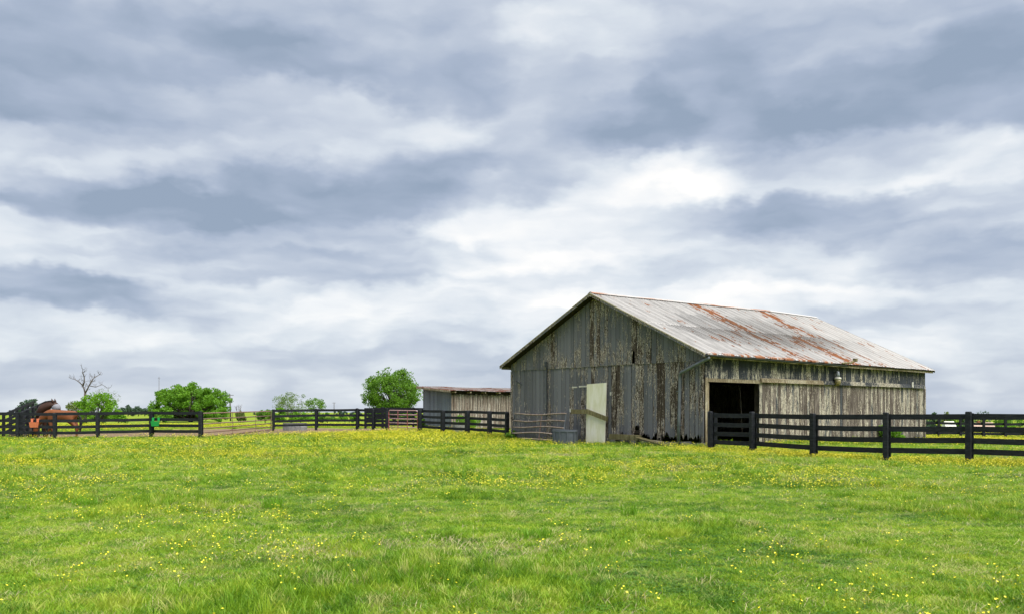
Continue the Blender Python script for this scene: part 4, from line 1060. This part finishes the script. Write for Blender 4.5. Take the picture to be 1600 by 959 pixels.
for px, d, rad, h, nb, lb, sd in ((1042, 25.0, .30, .30, 160, 'bright green tall tuft in the grass in front of the barn', 1), (428, 12.6, .16, .26, 110, 'darker green tall tuft in the foreground grass at left', 2), (131, 12.9, .20, .2, 90, 'dark leafy tuft in the grass near the left edge', 3), (836, 9.7, .2, .2, 110, 'dark low tuft in the grass below the white panel', 4), (985, 11.8, .12, .26, 50, 'thin upright tuft in the foreground right of centre', 5)):
    x, y = at(px, d); r = thing('grass_tuft', (x, y, G(x, y)), 0, lb, 'grass tuft'); mb = MB(); blades(mb, nb, rad, h * .5, h, .012, random.Random(sd), .6); mb.build('blades', M['leaf_weed'], r)
def source(col, name, mesh):
    o = bpy.data.objects.new(name, mesh); col.objects.link(o); return o
def scatter(name, col, pts, scl, rot, idx_, label, cat):
    me = bpy.data.meshes.new(name); me.vertices.add(len(pts)); me.vertices.foreach_set('co', np.asarray(pts, np.float32).ravel())
    for nm, ty, dat, key in (('sc', 'FLOAT_VECTOR', scl, 'vector'), ('ro', 'FLOAT_VECTOR', rot, 'vector'), ('ix', 'INT', idx_, 'value')):
        a = me.attributes.new(nm, ty, 'POINT'); a.data.foreach_set(key, np.asarray(dat, np.int32 if ty == 'INT' else np.float32).ravel())
    me.update(); o = link(name, me); o['kind'] = 'stuff'; o['label'] = label; o['category'] = cat
    ng = bpy.data.node_groups.new(name + '_scatter', 'GeometryNodeTree')
    ng.interface.new_socket('Geometry', in_out='INPUT', socket_type='NodeSocketGeometry'); ng.interface.new_socket('Geometry', in_out='OUTPUT', socket_type='NodeSocketGeometry')
    t = NT(ng); gi = t.add('NodeGroupInput'); go = t.add('NodeGroupOutput')
    ci = t.add('GeometryNodeCollectionInfo'); ci.inputs['Collection'].default_value = col; ci.inputs['Separate Children'].default_value = True; ci.inputs['Reset Children'].default_value = True
    ip = t.add('GeometryNodeInstanceOnPoints'); ip.inputs['Pick Instance'].default_value = True
    t.l.new(gi.outputs[0], ip.inputs['Points']); t.l.new(ci.outputs[0], ip.inputs['Instance'])
    for nm, ty, sock in (('ix', 'INT', 'Instance Index'), ('ro', 'FLOAT_VECTOR', 'Rotation'), ('sc', 'FLOAT_VECTOR', 'Scale')):
        na = t.add('GeometryNodeInputNamedAttribute', data_type=ty); na.inputs['Name'].default_value = nm
        out = [s for s in na.outputs if s.enabled][0]; t.l.new(out, ip.inputs[sock])
    t.l.new(ip.outputs[0], go.inputs[0])
    md = o.modifiers.new('scatter', 'NODES'); md.node_group = ng; return o
gcol = bpy.data.collections.new('grass_source'); rr = random.Random(5)
for k in range(8):
    mb = MB()
    if k == 7: blades(mb, 22, .16, .05, .15, .006, rr, 1.3)
    elif k < 4: blades(mb, 70, .17, .035, .105, .0075, rr, .9)
    elif k == 4: blades(mb, 55, .13, .06, .17, .008, rr, .7)
    elif k == 5: blades(mb, 40, .09, .10, .24, .008, rr, .55)
    else:                                        # clover: small flat leaves on short stems
        for _ in range(60):
            a = rr.uniform(0, 6.28); q_ = .16 * math.sqrt(rr.random()); c = Vector((math.cos(a) * q_, math.sin(a) * q_, rr.uniform(.02, .07)))
            for j in range(3):
                b = a + j * 2.09; d_ = Vector((math.cos(b), math.sin(b), .25)) * .017; s_ = Vector((-math.sin(b), math.cos(b), 0)) * .009; i = len(mb.v)
                mb.v += [tuple(c), tuple(c + d_ * .6 - s_), tuple(c + d_ * 1.1), tuple(c + d_ * .6 + s_)]; mb.f.append((i, i + 1, i + 2, i + 3))
    source(gcol, 'grass_%d' % k, mb.mesh('grass_%d' % k, CM if k == 6 else SM if k == 7 else GM))
fcol = bpy.data.collections.new('flower_source')
for k in range(3):
    mb = MB(); rr2 = random.Random(50 + k); nst = 0
    heads = []
    for _ in range((9, 7, 5)[k]):
        a = rr2.uniform(0, 6.28); q_ = .17 * math.sqrt(rr2.random()); h = rr2.uniform(.06, .16); x, y = math.cos(a) * q_, math.sin(a) * q_; lx_, ly_ = rr2.uniform(-.03, .03), rr2.uniform(-.03, .03)
        mb.tube([(x, y, 0), (x + lx_, y + ly_, h)], [.0022, .0016], 3, False); heads.append((x + lx_, y + ly_, h))
    ns = len(mb.f)
    for (x, y, h) in heads:
        i = len(mb.v); r_ = rr2.uniform(.006, .0125); tx, ty = rr2.uniform(-.5, .5), rr2.uniform(-.5, .5)
        mb.v.append((x, y, h))
        for j in range(10):
            b = 2 * math.pi * j / 10; q_ = r_ * (1 if j % 2 == 0 else .78); cx, cy = math.cos(b) * q_, math.sin(b) * q_; mb.v.append((x + cx, y + cy, h + .006 + cx * tx + cy * ty))
        for j in range(10): mb.f.append((i, i + 1 + j, i + 1 + (j + 1) % 10))
    me = mb.mesh('flower_%d' % k, GM); me.materials.append(FM)
    me.polygons.foreach_set('material_index', [0] * ns + [1] * (len(mb.f) - ns)); source(fcol, 'flower_%d' % k, me)

def field(n, d0, d1, margin=.74):
    """n random points over the view wedge, uniform per ground area"""
    d = np.sqrt(nrs.uniform(d0 ** 2, d1 ** 2, n)); return nrs.uniform(-margin, margin, n) * d, d
def free(x, y):
    bx_, by_ = barn_local(x, y); inb = (bx_ > .02) & (bx_ < BL) & (by_ > .02) & (by_ < BW)
    dx, dy = x - sx0, y - sy0; lx_, ly_ = dx * cB + dy * sB, -dx * sB + dy * cB; ins = (lx_ > 0) & (lx_ < FL) & (ly_ > 0) & (ly_ < FD)
    return ~(inb | ins)
def vnoise(x, y, s, seed):
    """smooth value noise in numpy"""
    xi, yi = x / s, y / s; x0, y0 = np.floor(xi).astype(int), np.floor(yi).astype(int); fx, fy = xi - x0, yi - y0; fx = fx * fx * (3 - 2 * fx); fy = fy * fy * (3 - 2 * fy)
    def h(a, b):
        n = (a * 374761393 + b * 668265263 + seed * 974711) & 0x7fffffff; n = ((n ^ (n >> 13)) * 1274126177) & 0x7fffffff; return (n ^ (n >> 16)) % 10007 / 10007.
    return (h(x0, y0) * (1 - fx) + h(x0 + 1, y0) * fx) * (1 - fy) + (h(x0, y0 + 1) * (1 - fx) + h(x0 + 1, y0 + 1) * fx) * fy
PX, PY, PS = [], [], []
for n, d0, d1, s in ((15000, 3.5, 9, .78), (30000, 9, 16, .95), (48000, 16, 32, 1.3), (45000, 32, 72, 2.0)):
    x, y = field(n, d0, d1); PX.append(x); PY.append(y); PS.append(np.full(n, s))
x, y, s = np.concatenate(PX), np.concatenate(PY), np.concatenate(PS)
bare = .5 * vnoise(x, y, 1.7, 41) + .5 * vnoise(x, y, .5, 42)
ok = free(x, y) & (dirt(x, y) + nrs.uniform(-.25, .25, len(x)) < .45) & ((bare > .20) | (nrs.rand(len(x)) < .25))
x, y, s = x[ok], y[ok], s[ok]; n = len(x)
tall = .55 * vnoise(x, y, 2.6, 1) + .45 * vnoise(x, y, .9, 2)
bx_, by_ = barn_local(x, y); near = ((bx_ > -1.1) & (bx_ < BL) & (by_ > -.9) & (by_ < BW + 1)) * 1.0
hs = (.60 + .48 * np.clip((tall - .3) / .45, 0, 1)) * nrs.uniform(.75, 1.25, n) * (1 + near * .4) * np.where(y > 30, .8, 1)
ix = np.where(nrs.rand(n) < .06 + .30 * np.clip((vnoise(x, y, 1.4, 21) - .6) / .2, 0, 1), 6, nrs.randint(0, 4, n)); ix = np.where(nrs.rand(n) < .025 + .22 * np.clip((vnoise(x, y, 2.2, 33) - .68) / .15, 0, 1), 7, ix); ix = np.where((tall > .56) & (nrs.rand(n) < .35), 4, ix); ix = np.where((tall > .70) & (nrs.rand(n) < .08), 5, ix); ix = np.where((near > 0) & (nrs.rand(n) < .25), 4, ix)
zs = gz(x, y)
scatter('grass', gcol, np.stack([x, y, zs - .005], 1), np.stack([s, s, s ** .45 * hs], 1), np.stack([nrs.uniform(-.12, .12, n), nrs.uniform(-.12, .12, n), nrs.uniform(0, 6.28, n)], 1), ix, 'bright green pasture grass covering the whole field', 'grass')
# buttercups: sprinkled over the field, thick along the fences and in drifts
PX, PY, PS = [], [], []
for n, d0, d1, s in ((12000, 4, 16, .85), (85000, 16, 32, 1.0), (130000, 32, 95, 1.75)):
    x, y = field(n, d0, d1); PX.append(x); PY.append(y); PS.append(np.full(n, s))
x, y, s = np.concatenate(PX), np.concatenate(PY), np.concatenate(PS)
px_ = 800 + x / y * F
dr = .6 * vnoise(x, y, 3.1, 5) + .4 * vnoise(x, y, 1.1, 6)
w_ = .05 + .38 * np.clip((dr - .52) / .2, 0, 1)
def blob(cx, cy, ax, ay): return np.exp(-((x - cx) / ax) ** 2 - ((y - cy) / ay) ** 2)
w_ = w_ + 1.9 * blob(-4.0, 44.5, 5.0, 4.5) * np.clip(dr * 2 - .2, .2, 1) + 1.3 * blob(-9, 50, 7, 3.5) + .35 * blob(-8, 32, 6, 6) + .15 * blob(-16, 38, 9, 6)
fx0, fy0, fx1, fy1 = rp[0][0], rp[0][1], rp[-1][0], rp[-1][1]; L_ = math.hypot(fx1 - fx0, fy1 - fy0); dist = ((x - fx0) * (fy1 - fy0) - (y - fy0) * (fx1 - fx0)) / L_
w_ = w_ + 1.9 * np.exp(-((dist + .1) / 1.9) ** 2) * (x > 6) * np.clip(dr * 2.2 - .45, .1, 1)
w_ = w_ + (x > .3 * y) * (y > 36) * .95 * np.clip(vnoise(x, y, 4, 9) * 1.6 - .3, .08, 1) + (y > 62) * .2
w_ = w_ * np.interp(y, [4, 12, 22, 32, 45], [.3, .36, .5, .6, 1.0])
ok = free(x, y) & (nrs.rand(len(x)) < w_) & (dirt(x, y) < .3)
x, y, s = x[ok], y[ok], s[ok]; n = len(x)
bx_, by_ = barn_local(x, y); nearb = ((bx_ > -1.6) & (bx_ < 1) & (by_ > -.5) & (by_ < BW)); kp = ~nearb | (nrs.rand(n) < .3); x, y, s = x[kp], y[kp], s[kp]; n = len(x)
scatter('buttercups', fcol, np.stack([x, y, gz(x, y)], 1), np.stack([s, s, s ** .6 * nrs.uniform(.8, 1.3, n)], 1), np.stack([np.zeros(n), np.zeros(n), nrs.uniform(0, 6.28, n)], 1), nrs.randint(0, 3, n), 'yellow buttercups scattered through the pasture, thickest along the fences', 'flowers')
print('points', n)
